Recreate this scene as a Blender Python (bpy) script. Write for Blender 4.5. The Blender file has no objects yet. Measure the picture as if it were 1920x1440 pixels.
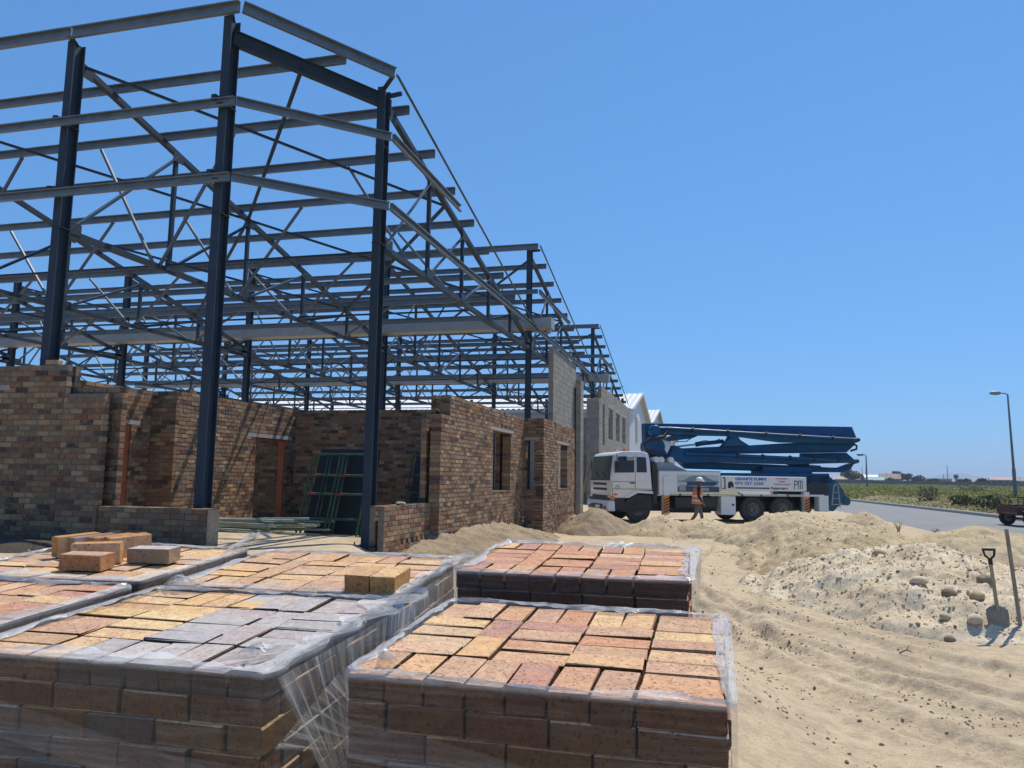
import bpy, bmesh, math, random
import numpy as np
from mathutils import Vector, Matrix

# ---------------------------------------------------------------- camera, sky, sun, exposure
scene = bpy.context.scene
C = scene.collection
R = math.radians
rng = random.Random(7)
YAW, PITCH, ROLL = R(14.71), R(6.735), R(0.907)
cam_data = bpy.data.cameras.new('camera')
cam_data.sensor_width = 36.0
cam_data.lens = 36.0 * 1450 / 1920
cam_data.clip_start = 0.05
cam_data.clip_end = 9000
cam = bpy.data.objects.new('camera', cam_data)
C.objects.link(cam)
_f0 = Vector((-math.sin(YAW), math.cos(YAW), 0)); _r0 = Vector((math.cos(YAW), math.sin(YAW), 0)); _u0 = Vector((0, 0, 1))
_f = _f0 * math.cos(PITCH) + _u0 * math.sin(PITCH); _u = _u0 * math.cos(PITCH) - _f0 * math.sin(PITCH)
_r2 = _r0 * math.cos(ROLL) + _u * math.sin(ROLL); _u2 = _u * math.cos(ROLL) - _r0 * math.sin(ROLL)
M = Matrix((_r2, _u2, -_f)).transposed().to_4x4()
M.translation = Vector((0, 0, 1.65))
cam.matrix_world = M
scene.camera = cam
CAM = Vector((0, 0, 1.65))

SUN_EL = R(61.0)
SUN_AZ = R(27.0)                      # from +Y towards +X
sun_dir = Vector((math.sin(SUN_AZ) * math.cos(SUN_EL), math.cos(SUN_AZ) * math.cos(SUN_EL), math.sin(SUN_EL)))
world = bpy.data.worlds.new('World'); scene.world = world; world.use_nodes = True
wn = world.node_tree; bg = wn.nodes['Background']
sky = wn.nodes.new('ShaderNodeTexSky'); sky.sky_type = 'NISHITA'; sky.sun_disc = False
sky.sun_elevation = SUN_EL; sky.sun_rotation = SUN_AZ
sky.altitude = 0; sky.air_density = 1.0; sky.dust_density = 0.0; sky.ozone_density = 10.0
_gm = wn.nodes.new('ShaderNodeGamma'); _gm.inputs[1].default_value = 0.5          # softer film-like contrast over the whole dome
_ml = wn.nodes.new('ShaderNodeVectorMath'); _ml.operation = 'MULTIPLY'; _ml.inputs[1].default_value = (1.03, 2.0, 3.08)
wn.links.new(sky.outputs[0], _gm.inputs[0]); wn.links.new(_gm.outputs[0], _ml.inputs[0]); wn.links.new(_ml.outputs[0], bg.inputs[0]); bg.inputs[1].default_value = 0.11
sun_l = bpy.data.lights.new('sun', 'SUN'); sun_l.energy = 4.9; sun_l.angle = R(0.53); sun_l.color = (1.0, 0.94, 0.83)
sun = bpy.data.objects.new('sun', sun_l); C.objects.link(sun)
sun.rotation_euler = sun_dir.to_track_quat('Z', 'Y').to_euler()
scene.view_settings.view_transform = 'Standard'; scene.view_settings.look = 'None'
scene.view_settings.exposure = 0.0; scene.view_settings.gamma = 1.0
scene.cycles.max_bounces = 6; scene.cycles.transparent_max_bounces = 16; scene.cycles.diffuse_bounces = 3

# ---------------------------------------------------------------- helpers
def link(o, parent=None):
    C.objects.link(o)
    if parent is not None: o.parent = parent
    return o
def tag(o, label=None, cat=None, group=None, kind=None):
    if label: o['label'] = label
    if cat: o['category'] = cat
    if group: o['group'] = group
    if kind: o['kind'] = kind
    return o
def empty(name, loc=(0, 0, 0), rz=0.0, parent=None):
    o = bpy.data.objects.new(name, None); o.empty_display_size = 0.2
    o.location = loc; o.rotation_euler = (0, 0, rz)
    return link(o, parent)
def thing(name, label, cat, loc=(0, 0, 0), rz=0.0, group=None):
    return tag(empty(name, loc, rz), label, cat, group)
def copy_tree(o, parent=None):
    c = o.copy(); C.objects.link(c); c.parent = parent
    for ch in list(o.children): copy_tree(ch, c)
    return c

class MB:
    def __init__(s): s.v = []; s.f = []; s.m = []
    def add(s, vs, fs, mi=0):
        b = len(s.v); s.v += [tuple(v) for v in vs]
        s.f += [tuple(i + b for i in f) for f in fs]; s.m += [mi] * len(fs)
    def box(s, c, d, mi=0, mat=None):
        x, y, z = (k / 2 for k in d)
        vs = [Vector((sx * x, sy * y, sz * z)) for sz in (-1, 1) for sy in (-1, 1) for sx in (-1, 1)]
        if mat is not None: vs = [mat @ v for v in vs]
        c = Vector(c)
        s.add([v + c for v in vs], [(0, 2, 3, 1), (4, 5, 7, 6), (0, 1, 5, 4), (2, 6, 7, 3), (0, 4, 6, 2), (1, 3, 7, 5)], mi)
        return s
    def bx(s, x0, x1, y0, y1, z0, z1, mi=0):
        return s.box(((x0 + x1) / 2, (y0 + y1) / 2, (z0 + z1) / 2), (x1 - x0, y1 - y0, z1 - z0), mi)
    def beam(s, p, q, sec, up=(0, 0, 1), mi=0):
        p, q = Vector(p), Vector(q); d = (q - p).normalized(); up = Vector(up)
        x = d.cross(up)
        if x.length < 1e-4: x = d.cross(Vector((0, 1, 0)))
        x.normalize(); y = x.cross(d)
        n = len(sec)
        s.add([p + x * a + y * b for a, b in sec] + [q + x * a + y * b for a, b in sec],
              [(i, (i + 1) % n, n + (i + 1) % n, n + i) for i in range(n)] + [tuple(range(n))[::-1], tuple(range(n, 2 * n))], mi)
        return s
    def tube(s, pts, r, n=8, mi=0, cap=True):
        pts = [Vector(p) for p in pts]; k = len(pts)
        rs = r if isinstance(r, (list, tuple)) else [r] * k
        vs = []; px = None
        for i, p in enumerate(pts):
            d = (pts[min(i + 1, k - 1)] - pts[max(i - 1, 0)]).normalized()
            if px is None:
                px = d.cross(Vector((0, 0, 1)))
                if px.length < 1e-3: px = Vector((1, 0, 0))
            x = (px - d * px.dot(d)).normalized(); y = d.cross(x); px = x
            vs += [p + x * (rs[i] * math.cos(2 * math.pi * j / n)) + y * (rs[i] * math.sin(2 * math.pi * j / n)) for j in range(n)]
        fs = [(i * n + j, i * n + (j + 1) % n, (i + 1) * n + (j + 1) % n, (i + 1) * n + j) for i in range(k - 1) for j in range(n)]
        if cap: fs += [tuple(range(n))[::-1], tuple(range((k - 1) * n, k * n))]
        s.add(vs, fs, mi); return s
    def prism(s, poly, axis, a, b, mi=0):
        """poly of (u, w); axis 'y': u->x, w->z extruded y a..b ; 'x': u->y, w->z ; 'z': u->x, w->y"""
        f = {'y': lambda u, w, t: (u, t, w), 'x': lambda u, w, t: (t, u, w), 'z': lambda u, w, t: (u, w, t)}[axis]
        n = len(poly)
        s.add([f(u, w, a) for u, w in poly] + [f(u, w, b) for u, w in poly],
              [(i, (i + 1) % n, n + (i + 1) % n, n + i) for i in range(n)] + [tuple(range(n))[::-1], tuple(range(n, 2 * n))], mi)
        return s
    def lathe(s, prof, c, axis='y', n=24, mi=0, cap=True):
        """prof of (r, t) along axis"""
        c = Vector(c); vs = []
        for r, t in prof:
            for j in range(n):
                a = 2 * math.pi * j / n; u, w = r * math.cos(a), r * math.sin(a)
                vs.append(c + Vector({'y': (u, t, w), 'x': (t, u, w), 'z': (u, w, t)}[axis]))
        k = len(prof)
        fs = [(i * n + j, i * n + (j + 1) % n, (i + 1) * n + (j + 1) % n, (i + 1) * n + j) for i in range(k - 1) for j in range(n)]
        if cap: fs += [tuple(range(n))[::-1], tuple(range((k - 1) * n, k * n))]
        s.add(vs, fs, mi); return s
    def mesh(s, name, mats, smooth=False, bevel=0.0, fix=True):
        me = bpy.data.meshes.new(name); me.from_pydata(s.v, [], s.f)
        for m in (mats if isinstance(mats, (list, tuple)) else [mats]): me.materials.append(m)
        me.polygons.foreach_set('material_index', s.m)
        if fix or bevel:
            bm = bmesh.new(); bm.from_mesh(me)
            bmesh.ops.recalc_face_normals(bm, faces=bm.faces)
            if bevel:
                bmesh.ops.bevel(bm, geom=[e for e in bm.edges if len(e.link_faces) == 2 and e.calc_face_angle(0) > 0.5],
                                offset=bevel, segments=2, affect='EDGES', profile=0.5, clamp_overlap=True)
            bm.to_mesh(me); bm.free()
        if smooth is True: me.polygons.foreach_set('use_smooth', [True] * len(me.polygons))
        elif smooth: me.shade_smooth(); me.set_sharp_from_angle(angle=smooth)
        me.update(); return me
    def build(s, name, mats, parent=None, smooth=False, bevel=0.0, loc=None):
        o = bpy.data.objects.new(name, s.mesh(name, mats, smooth, bevel))
        if loc is not None: o.location = loc
        return link(o, parent)

# vectorised value noise
def _h(ix, iy, seed):
    n = (ix.astype(np.int64) * 374761393 + iy.astype(np.int64) * 668265263 + seed * 1442695041) & 0xffffffff
    n = ((n ^ (n >> 13)) * 1274126177) & 0xffffffff
    n = (n ^ (n >> 16)) & 0xffffffff
    return n.astype(np.float64) / 4294967295.0
def vnoise(x, y, seed=0):
    x = np.asarray(x, float); y = np.asarray(y, float)
    ix = np.floor(x); iy = np.floor(y); fx = x - ix; fy = y - iy
    fx = fx * fx * fx * (fx * (fx * 6 - 15) + 10); fy = fy * fy * fy * (fy * (fy * 6 - 15) + 10)
    a = _h(ix, iy, seed); b = _h(ix + 1, iy, seed); c = _h(ix, iy + 1, seed); d = _h(ix + 1, iy + 1, seed)
    return (a * (1 - fx) + b * fx) * (1 - fy) + (c * (1 - fx) + d * fx) * fy * 1.0
def fbm(x, y, oct=4, seed=0, gain=0.5):
    s = 0.0; a = 1.0; t = 0.0
    for i in range(oct):
        k = 2.03 ** i
        s = s + a * (vnoise(np.asarray(x) * k + 13.7 * i, np.asarray(y) * k - 7.1 * i, seed + i) - 0.5); t += a; a *= gain
    return s / t
def sstep(a, b, x):
    t = np.clip((np.asarray(x, float) - a) / (b - a), 0, 1); return t * t * (3 - 2 * t)

# ---------------------------------------------------------------- materials
def newmat(name):
    m = bpy.data.materials.new(name); m.use_nodes = True
    nt = m.node_tree; return m, nt, nt.nodes['Principled BSDF']
def nd(nt, typ, ins=None, **kw):
    n = nt.nodes.new(typ)
    for k, v in kw.items(): setattr(n, k, v)
    for k, v in (ins or {}).items():
        if hasattr(v, 'is_output') or isinstance(v, bpy.types.NodeSocket): nt.links.new(v, n.inputs[k])
        else: n.inputs[k].default_value = v
    return n
def col(c): return (c[0], c[1], c[2], 1.0)
def coords(nt, which='Object', scale=(1, 1, 1), loc=(0, 0, 0), rot=(0, 0, 0)):
    t = nd(nt, 'ShaderNodeTexCoord')
    return nd(nt, 'ShaderNodeMapping', {'Vector': t.outputs[which], 'Scale': scale, 'Location': loc, 'Rotation': rot}).outputs[0]
def noise(nt, vec, scale, detail=4, rough=0.55, dist=0.0):
    return nd(nt, 'ShaderNodeTexNoise', {'Vector': vec, 'Scale': scale, 'Detail': detail, 'Roughness': rough, 'Distortion': dist}).outputs['Fac']
def ramp(nt, fac, stops, interp='LINEAR'):
    n = nd(nt, 'ShaderNodeValToRGB', {'Fac': fac}); r = n.color_ramp; r.interpolation = interp
    while len(r.elements) < len(stops): r.elements.new(0.5)
    for e, (p, c) in zip(r.elements, stops):
        e.position = p; e.color = col(c) if not isinstance(c, (int, float)) else (c, c, c, 1)
    return n.outputs['Color']
def mix(nt, fac, a, b, blend='MIX'):
    n = nt.nodes.new('ShaderNodeMix'); n.data_type = 'RGBA'; n.blend_type = blend
    for s, v in ((n.inputs[0], fac), (n.inputs[6], a), (n.inputs[7], b)):
        if isinstance(v, bpy.types.NodeSocket): nt.links.new(v, s)
        elif isinstance(v, (int, float)): s.default_value = v if s.type == 'VALUE' else (v, v, v, 1)
        else: s.default_value = col(v)
    return n.outputs[2]
def math_(nt, op, a, b=0.0, c=None):
    n = nt.nodes.new('ShaderNodeMath'); n.operation = op
    for i, v in enumerate((a, b) if c is None else (a, b, c)):
        if isinstance(v, bpy.types.NodeSocket): nt.links.new(v, n.inputs[i])
        else: n.inputs[i].default_value = v
    return n.outputs[0]
def bump(nt, bsdf, h, strength=0.3, dist=0.02, prev=None):
    ins = {'Height': h, 'Strength': strength, 'Distance': dist}
    if prev is not None: ins['Normal'] = prev
    b = nd(nt, 'ShaderNodeBump', ins); nt.links.new(b.outputs[0], bsdf.inputs['Normal']); return b.outputs[0]

def m_paint(name, c, rough=0.45, metal=0.0, var=0.25, scale=3.0, dirt=None, dirt_amt=0.35, spec=0.5, coat=0.0):
    m, nt, b = newmat(name)
    v = coords(nt)
    n1 = noise(nt, v, scale, 6, 0.65)
    lo = tuple(k * (1 - var) for k in c); hi = tuple(min(1, k * (1 + var)) for k in c)
    cc = ramp(nt, n1, [(0.3, lo), (0.7, hi)])
    if dirt:
        d = ramp(nt, noise(nt, v, scale * 2.7, 8, 0.7), [(0.5, 0.0), (0.75, dirt_amt)])
        cc = mix(nt, d, cc, dirt)
    nt.links.new(cc, b.inputs['Base Color'])
    r = ramp(nt, n1, [(0.2, max(0.05, rough - 0.1)), (0.8, min(1, rough + 0.12))]); nt.links.new(r, b.inputs['Roughness'])
    b.inputs['Metallic'].default_value = metal; b.inputs['Specular IOR Level'].default_value = spec
    b.inputs['Coat Weight'].default_value = coat
    return m
def m_flat(name, c, rough=0.6, metal=0.0, emit=None):
    m, nt, b = newmat(name); b.inputs['Base Color'].default_value = col(c); b.inputs['Roughness'].default_value = rough; b.inputs['Metallic'].default_value = metal
    return m
def m_brick(name, palette, rnd='object', smear=0.35, smear_c=(0.22, 0.2, 0.175), pits=0.5, patch=0.5, bumpd=0.006, scale=1.0, bump_s=0.6, side_shade=1.0):
    m, nt, b = newmat(name)
    if rnd == 'object': rv = nd(nt, 'ShaderNodeObjectInfo').outputs['Random']
    else: rv = nd(nt, 'ShaderNodeNewGeometry').outputs['Random Per Island']
    g = nd(nt, 'ShaderNodeTexCoord')
    geo = nd(nt, 'ShaderNodeNewGeometry').outputs['Position']
    off = nd(nt, 'ShaderNodeCombineXYZ', {0: math_(nt, 'MULTIPLY', rv, 37.0), 1: math_(nt, 'MULTIPLY', rv, 91.0), 2: 0.0}).outputs[0]
    v = nd(nt, 'ShaderNodeVectorMath', {0: geo, 1: off}).outputs[0]
    k = len(palette)
    base = ramp(nt, rv, [(i / k, c) for i, c in enumerate(palette)], 'CONSTANT')
    rv2 = math_(nt, 'FRACT', math_(nt, 'MULTIPLY', rv, 17.31))
    alt = ramp(nt, rv2, [(i / k, palette[(i * 3 + 1) % k]) for i in range(k)], 'CONSTANT')
    n1 = noise(nt, v, 9 * scale, 4, 0.6, 0.6)
    c1 = mix(nt, math_(nt, 'MULTIPLY', ramp(nt, n1, [(0.48, 0.0), (0.62, 1.0)]), patch), base, alt)
    val = ramp(nt, noise(nt, v, 26 * scale, 6, 0.7), [(0.3, 0.72), (0.7, 1.15)])
    c1 = mix(nt, 1.0, c1, val, 'MULTIPLY')
    pit = ramp(nt, noise(nt, v, 95 * scale, 3, 0.6), [(0.32, 0.0), (0.42, 1.0)])
    c2 = mix(nt, pits, c1, mix(nt, 1.0, c1, mix(nt, pit, (0.35, 0.33, 0.32), (1, 1, 1)), 'MULTIPLY'))
    sm = ramp(nt, noise(nt, geo, 3.1, 6, 0.68), [(0.5, 0.0), (0.68, 1.0)])
    c3 = mix(nt, math_(nt, 'MULTIPLY', sm, smear), c2, smear_c)
    if side_shade < 1.0:      # shade painted into the colour of stretcher and header faces, bed faces stay paler
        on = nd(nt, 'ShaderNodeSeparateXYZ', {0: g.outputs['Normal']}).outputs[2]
        c3 = mix(nt, ramp(nt, math_(nt, 'ABSOLUTE', on), [(0.45, 1.0), (0.8, 0.0)]), c3, mix(nt, 1.0, c3, (side_shade, side_shade * 0.78, side_shade * 0.54), 'MULTIPLY'))
    nt.links.new(c3, b.inputs['Base Color'])
    b.inputs['Roughness'].default_value = 0.92; b.inputs['Specular IOR Level'].default_value = 0.25
    hgt = math_(nt, 'ADD', math_(nt, 'MULTIPLY', pit, 0.6), noise(nt, v, 38 * scale, 6, 0.7))
    bump(nt, b, hgt, bump_s, bumpd)
    return m
WALL_PAL = [(0.25, 0.15, 0.095), (0.36, 0.255, 0.155), (0.16, 0.085, 0.06), (0.33, 0.18, 0.105), (0.23, 0.19, 0.15), (0.45, 0.335, 0.21), (0.27, 0.13, 0.085), (0.085, 0.06, 0.06), (0.29, 0.20, 0.13), (0.37, 0.25, 0.16)]
_wm = tuple(sum(c[i] for c in WALL_PAL) / len(WALL_PAL) for i in range(3)); WALL_PAL = [tuple(k * (0.95 * a + 0.05 * b) for a, b, k in zip(c, _wm, (0.90, 0.84, 0.74))) for c in WALL_PAL]
M_WB = m_brick('wall_brick', WALL_PAL, 'object', 0.38, (0.19, 0.16, 0.12), 0.6, 0.6)
M_WBI = m_brick('wall_brick_mass', WALL_PAL, 'island', 0.38, (0.19, 0.16, 0.12), 0.6, 0.6)
PAL_A = [(0.68, 0.41, 0.22), (0.62, 0.35, 0.19), (0.71, 0.46, 0.25), (0.55, 0.33, 0.21), (0.67, 0.43, 0.27), (0.58, 0.35, 0.22), (0.73, 0.48, 0.25)]
PAL_R = [(0.60, 0.30, 0.17), (0.55, 0.27, 0.17), (0.63, 0.34, 0.18), (0.50, 0.27, 0.2), (0.64, 0.36, 0.2), (0.46, 0.26, 0.2), (0.58, 0.3, 0.17)]
PAL_Y = [(0.70, 0.46, 0.22), (0.66, 0.40, 0.19), (0.74, 0.52, 0.27), (0.58, 0.34, 0.18), (0.70, 0.42, 0.2), (0.62, 0.42, 0.26), (0.54, 0.33, 0.2)]
PAL_G = [(0.47, 0.42, 0.385), (0.44, 0.39, 0.36), (0.51, 0.455, 0.41), (0.46, 0.375, 0.345), (0.43, 0.395, 0.38), (0.49, 0.41, 0.36)]
M_PA = m_brick('stock_brick_orange', PAL_A, 'object', 0.1, (0.5, 0.4, 0.33), 0.85, 0.55, 0.006, 1.0, 0.8, 0.20)  # trailing value: strong shade painted on the side faces of stacked bricks
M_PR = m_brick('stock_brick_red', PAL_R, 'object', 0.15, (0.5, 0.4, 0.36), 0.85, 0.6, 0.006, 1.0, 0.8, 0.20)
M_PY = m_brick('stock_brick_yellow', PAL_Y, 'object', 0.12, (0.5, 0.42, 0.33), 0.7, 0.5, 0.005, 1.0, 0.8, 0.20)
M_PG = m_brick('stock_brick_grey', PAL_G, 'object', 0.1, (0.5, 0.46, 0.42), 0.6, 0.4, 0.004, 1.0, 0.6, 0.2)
M_LA = m_brick('loose_brick_orange', PAL_A, 'object', 0.15, (0.5, 0.4, 0.33), 0.9, 0.7, 0.006, 1.0, 0.8, 0.8)  # same palettes, painted side shade much weaker for loose bricks open to light
M_LY = m_brick('loose_brick_tan', PAL_Y, 'object', 0.2, (0.5, 0.42, 0.33), 0.9, 0.7, 0.006, 1.0, 0.8, 0.8)
M_LG = m_brick('loose_brick_grey', PAL_G, 'object', 0.2, (0.55, 0.4, 0.3), 0.7, 0.6, 0.005, 1.0, 0.7, 0.7)
M_PCORE = m_flat('stack_core', (0.09, 0.06, 0.045), 0.95)
BLOCK_PAL = [(0.30, 0.275, 0.235), (0.27, 0.25, 0.215), (0.33, 0.30, 0.255), (0.29, 0.265, 0.23), (0.25, 0.235, 0.21)]
M_BL = m_brick('concrete_block', BLOCK_PAL, 'object', 0.35, (0.36, 0.34, 0.31), 0.35, 0.3, 0.004, 0.7)
M_BLI = m_brick('concrete_block_mass', BLOCK_PAL, 'island', 0.35, (0.36, 0.34, 0.31), 0.35, 0.3, 0.004, 0.7)

def m_rough(name, c1, c2, scale=12, bumpd=0.01, bs=0.5, which='Object', rough=0.95, c3=None):
    m, nt, b = newmat(name); v = coords(nt, which)
    c = ramp(nt, noise(nt, v, scale, 8, 0.68), [(0.32, c1), (0.68, c2)])
    if c3: c = mix(nt, ramp(nt, noise(nt, v, scale * 0.17, 4, 0.6), [(0.45, 0.0), (0.65, 0.8)]), c, c3)
    nt.links.new(c, b.inputs['Base Color']); b.inputs['Roughness'].default_value = rough; b.inputs['Specular IOR Level'].default_value = 0.2
    bump(nt, b, noise(nt, v, scale * 3, 8, 0.7), bs, bumpd); return m
M_MORTAR = m_rough('mortar', (0.13, 0.115, 0.095), (0.22, 0.195, 0.16), 14, 0.012)
M_CONC = m_rough('concrete', (0.26, 0.25, 0.23), (0.38, 0.36, 0.33), 9, 0.006)
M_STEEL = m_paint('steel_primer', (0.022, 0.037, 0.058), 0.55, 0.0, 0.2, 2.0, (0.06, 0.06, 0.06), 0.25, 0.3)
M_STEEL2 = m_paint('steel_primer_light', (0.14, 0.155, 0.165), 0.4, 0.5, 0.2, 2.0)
M_GALV = m_paint('galvanised', (0.15, 0.18, 0.205), 0.42, 0.3, 0.22, 5.0, (0.22, 0.22, 0.22), 0.3)
M_GUT = m_paint('galvanised_gutter', (0.32, 0.32, 0.30), 0.5, 0.35, 0.12, 3.0, (0.3, 0.29, 0.27), 0.3)
M_ODOOR = m_paint('red_oxide_primer', (0.30, 0.085, 0.025), 0.6, 0, 0.3, 5.0, (0.12, 0.05, 0.03), 0.5)
M_WOOD = m_paint('bare_timber', (0.36, 0.24, 0.13), 0.8, 0, 0.3, 8.0, (0.2, 0.14, 0.09), 0.5)
M_DARK = m_paint('dark_metal', (0.025, 0.025, 0.027), 0.6, 0, 0.4, 4.0, (0.12, 0.10, 0.08), 0.3)
M_RUB = m_paint('tyre_rubber', (0.035, 0.033, 0.032), 0.85, 0, 0.3, 6.0, (0.16, 0.13, 0.10), 0.6)
M_WHITE = m_paint('white_truck_paint', (0.74, 0.73, 0.70), 0.35, 0, 0.05, 2.0, (0.5, 0.44, 0.36), 0.25, 0.5, 0.3)
M_BLUE = m_paint('boom_blue', (0.003, 0.075, 0.18), 0.45, 0, 0.3, 1.5, (0.02, 0.05, 0.09), 0.3, 0.3, 0.0)
M_TEAL = m_paint('hopper_teal', (0.012, 0.085, 0.14), 0.5, 0, 0.35, 4.0, (0.14, 0.12, 0.1), 0.5)
M_GLASSD = m_flat('dark_glass', (0.018, 0.022, 0.026), 0.08)
M_GREEN = m_paint('scaffold_green', (0.04, 0.095, 0.05), 0.6, 0, 0.4, 6.0, (0.16, 0.12, 0.08), 0.5)
M_POLE = m_paint('scaffold_tube', (0.30, 0.32, 0.26), 0.6, 0.1, 0.3, 4.0, (0.22, 0.15, 0.09), 0.5)
M_RUST = m_paint('rusty_red', (0.085, 0.03, 0.022), 0.7, 0, 0.35, 5.0, (0.09, 0.05, 0.035), 0.6)
M_PVC = m_paint('pvc', (0.72, 0.73, 0.66), 0.4, 0, 0.04, 3.0)
M_ROOF = m_paint('white_roof_sheet', (0.64, 0.64, 0.63), 0.45, 0, 0.04, 0.5)
M_SHEDW = m_paint('shed_wall', (0.62, 0.63, 0.62), 0.6, 0, 0.06, 0.4, (0.5, 0.48, 0.45), 0.3)
def m_film(name='stretch_film', base=0.02, streak=0.22):
    m, nt, b = newmat(name)
    b.inputs['Base Color'].default_value = (0.76, 0.74, 0.71, 1); b.inputs['Roughness'].default_value = 0.14
    b.inputs['Specular IOR Level'].default_value = 0.6
    uv = nd(nt, 'ShaderNodeTexCoord').outputs['UV']
    a = nd(nt, 'ShaderNodeMapping', {'Vector': uv, 'Scale': (3.0, 70.0, 1.0), 'Rotation': (0, 0, 0.05)}).outputs[0]
    st = noise(nt, a, 1.0, 5, 0.65, 0.4)
    a2 = nd(nt, 'ShaderNodeMapping', {'Vector': uv, 'Scale': (2.0, 5.0, 1.0), 'Rotation': (0, 0, -0.35)}).outputs[0]
    big = noise(nt, a2, 1.0, 4, 0.6, 0.8)
    s1 = ramp(nt, st, [(0.42, 0.0), (0.72, 1.0)]); s2 = ramp(nt, big, [(0.4, 0.15), (0.7, 1.0)])
    lw = nd(nt, 'ShaderNodeLayerWeight', {'Blend': 0.35}).outputs['Facing']
    fac = math_(nt, 'ADD', math_(nt, 'MULTIPLY', s1, math_(nt, 'MULTIPLY', s2, streak)), base)
    fac = math_(nt, 'ADD', fac, math_(nt, 'MULTIPLY', lw, 0.12))
    sxy = nd(nt, 'ShaderNodeSeparateXYZ', {0: uv}); vy = sxy.outputs[1]
    # overlapping diagonal turns of film with a hard selvedge
    t_ = math_(nt, 'FRACT', math_(nt, 'ADD', math_(nt, 'ADD', math_(nt, 'MULTIPLY', vy, 2.6), math_(nt, 'MULTIPLY', sxy.outputs[0], 0.42)), math_(nt, 'MULTIPLY', big, 0.12)))
    band = ramp(nt, t_, [(0.0, 1.0), (0.2, 0.75), (0.24, 0.9), (0.25, 0.0)])
    fac = math_(nt, 'ADD', fac, math_(nt, 'MULTIPLY', band, 0.07))
    rimm = ramp(nt, math_(nt, 'SUBTRACT', vy, 0.94), [(0.0, 0.0), (0.02, 1.0)])      # doubled, gathered film at the folded rim
    fold = ramp(nt, math_(nt, 'SUBTRACT', vy, 0.94), [(0.0, 0.0), (0.012, 1.0), (0.03, 0.25), (0.1, 0.5), (0.13, 1.0)])
    a3 = nd(nt, 'ShaderNodeMapping', {'Vector': uv, 'Scale': (9.0, 30.0, 1.0), 'Rotation': (0, 0, 0.5)}).outputs[0]
    crk = ramp(nt, noise(nt, a3, 1.0, 4, 0.6, 1.2), [(0.35, 0.0), (0.65, 1.0)])
    fac = math_(nt, 'ADD', fac, math_(nt, 'MULTIPLY', rimm, math_(nt, 'ADD', math_(nt, 'MULTIPLY', fold, 0.34), math_(nt, 'MULTIPLY', crk, 0.30))))
    fac = math_(nt, 'MINIMUM', fac, 0.85)
    bump(nt, b, st, 0.5, 0.004)
    tr = nd(nt, 'ShaderNodeBsdfTransparent', {'Color': (0.97, 0.975, 0.98, 1)})
    mx = nd(nt, 'ShaderNodeMixShader', {0: fac, 1: tr.outputs[0], 2: b.outputs[0]})
    nt.links.new(mx.outputs[0], nt.nodes['Material Output'].inputs[0]); return m
M_FILM = m_film(); M_FILM2 = m_film('gathered_film', 0.07, 0.75)
# ---------------------------------------------------------------- terrain
def ground_z(x, y):
    x = np.asarray(x, float); y = np.asarray(y, float)
    xe = 0.15 + (-5.3 - 0.15) * sstep(6.0, 12.3, y)
    side = sstep(0.75, -0.75, x - xe)
    z = side * (0.12 + 0.40 * sstep(1.5, 7.5, y))
    z = z - 0.15 * sstep(-5.3, -5.9, x) * sstep(12.6, 14.0, y) * sstep(30, 24, y)
    # the plot rises to the open field beyond the road
    kx = 13.5 - 4.2 * sstep(30, 95, y)
    z = z + sstep(0.0, 3.0, x - kx) * (0.08 + 0.58 * sstep(30, 90, np.hypot(x, y)))
    z = z - 0.10 * sstep(-14, -5, x) * sstep(24, 29, y) * sstep(5.5, 3.0, x)
    return z
TR = [np.array(p) for p in ([(2.6, 5.9), (1.2, 7.2), (0.3, 9.0), (0.35, 11.2), (0.9, 14.3), (1.0, 17.1), (0.6, 20.5)],
                            [(3.6, 7.4), (2.0, 8.3), (1.1, 9.6), (0.0, 11.0), (-1.2, 14.0), (-1.4, 18.0), (-0.6, 20.8)],
                            [(5.0, 5.0), (2.8, 6.6), (0.9, 8.1), (-0.2, 10.6), (-0.6, 14.5), (-0.2, 19.5)],
                            [(4.6, 3.6), (2.6, 4.7), (1.0, 6.1), (0.1, 8.3), (-0.5, 11.5), (-0.9, 16)])]
def _smooth(p, n=4):
    for _ in range(n):
        q = [p[0]]
        for a, b in zip(p[:-1], p[1:]): q += [a * 0.75 + b * 0.25, a * 0.25 + b * 0.75]
        p = np.array(q + [p[-1]])
    return p
TRS = [_smooth(t, 3) for t in TR]
def track_z(x, y):
    z = np.zeros_like(x)
    for ti, p in enumerate(TRS):
        best = np.full(x.shape, 1e9); along = np.zeros_like(x); acc = 0.0; sgn = np.zeros_like(x)
        for a, b in zip(p[:-1], p[1:]):
            d = b - a; L = math.hypot(*d); t = np.clip(((x - a[0]) * d[0] + (y - a[1]) * d[1]) / (L * L), 0, 1)
            ex = x - a[0] - t * d[0]; ey = y - a[1] - t * d[1]; q = ex * ex + ey * ey
            mk = q < best; best = np.where(mk, q, best); along = np.where(mk, acc + t * L, along)
            sgn = np.where(mk, np.sign(d[0] * ey - d[1] * ex), sgn); acc += L
        r = np.sqrt(best) * (1 + 0.35 * fbm(x * 1.3, y * 1.3, 3, 40 + ti))
        w = 0.17
        rut = -0.045 * np.exp(-(r / w) ** 6) + 0.034 * np.exp(-((r - 0.25) / 0.07) ** 2) * (0.7 + 0.8 * np.clip(fbm(x * 5, y * 5, 3, 90 + ti) + 0.3, 0, 1))
        tread = 0.016 * np.sin(along * 2 * math.pi / 0.11 + sgn * 1.3 + r * 14) * np.exp(-(r / w) ** 4)
        fade = 0.55 + 0.9 * np.clip(fbm(x * 0.5, y * 0.5, 3, 60 + ti) + 0.3, 0, 1)
        z = z + (rut + tread) * fade
    return z
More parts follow.
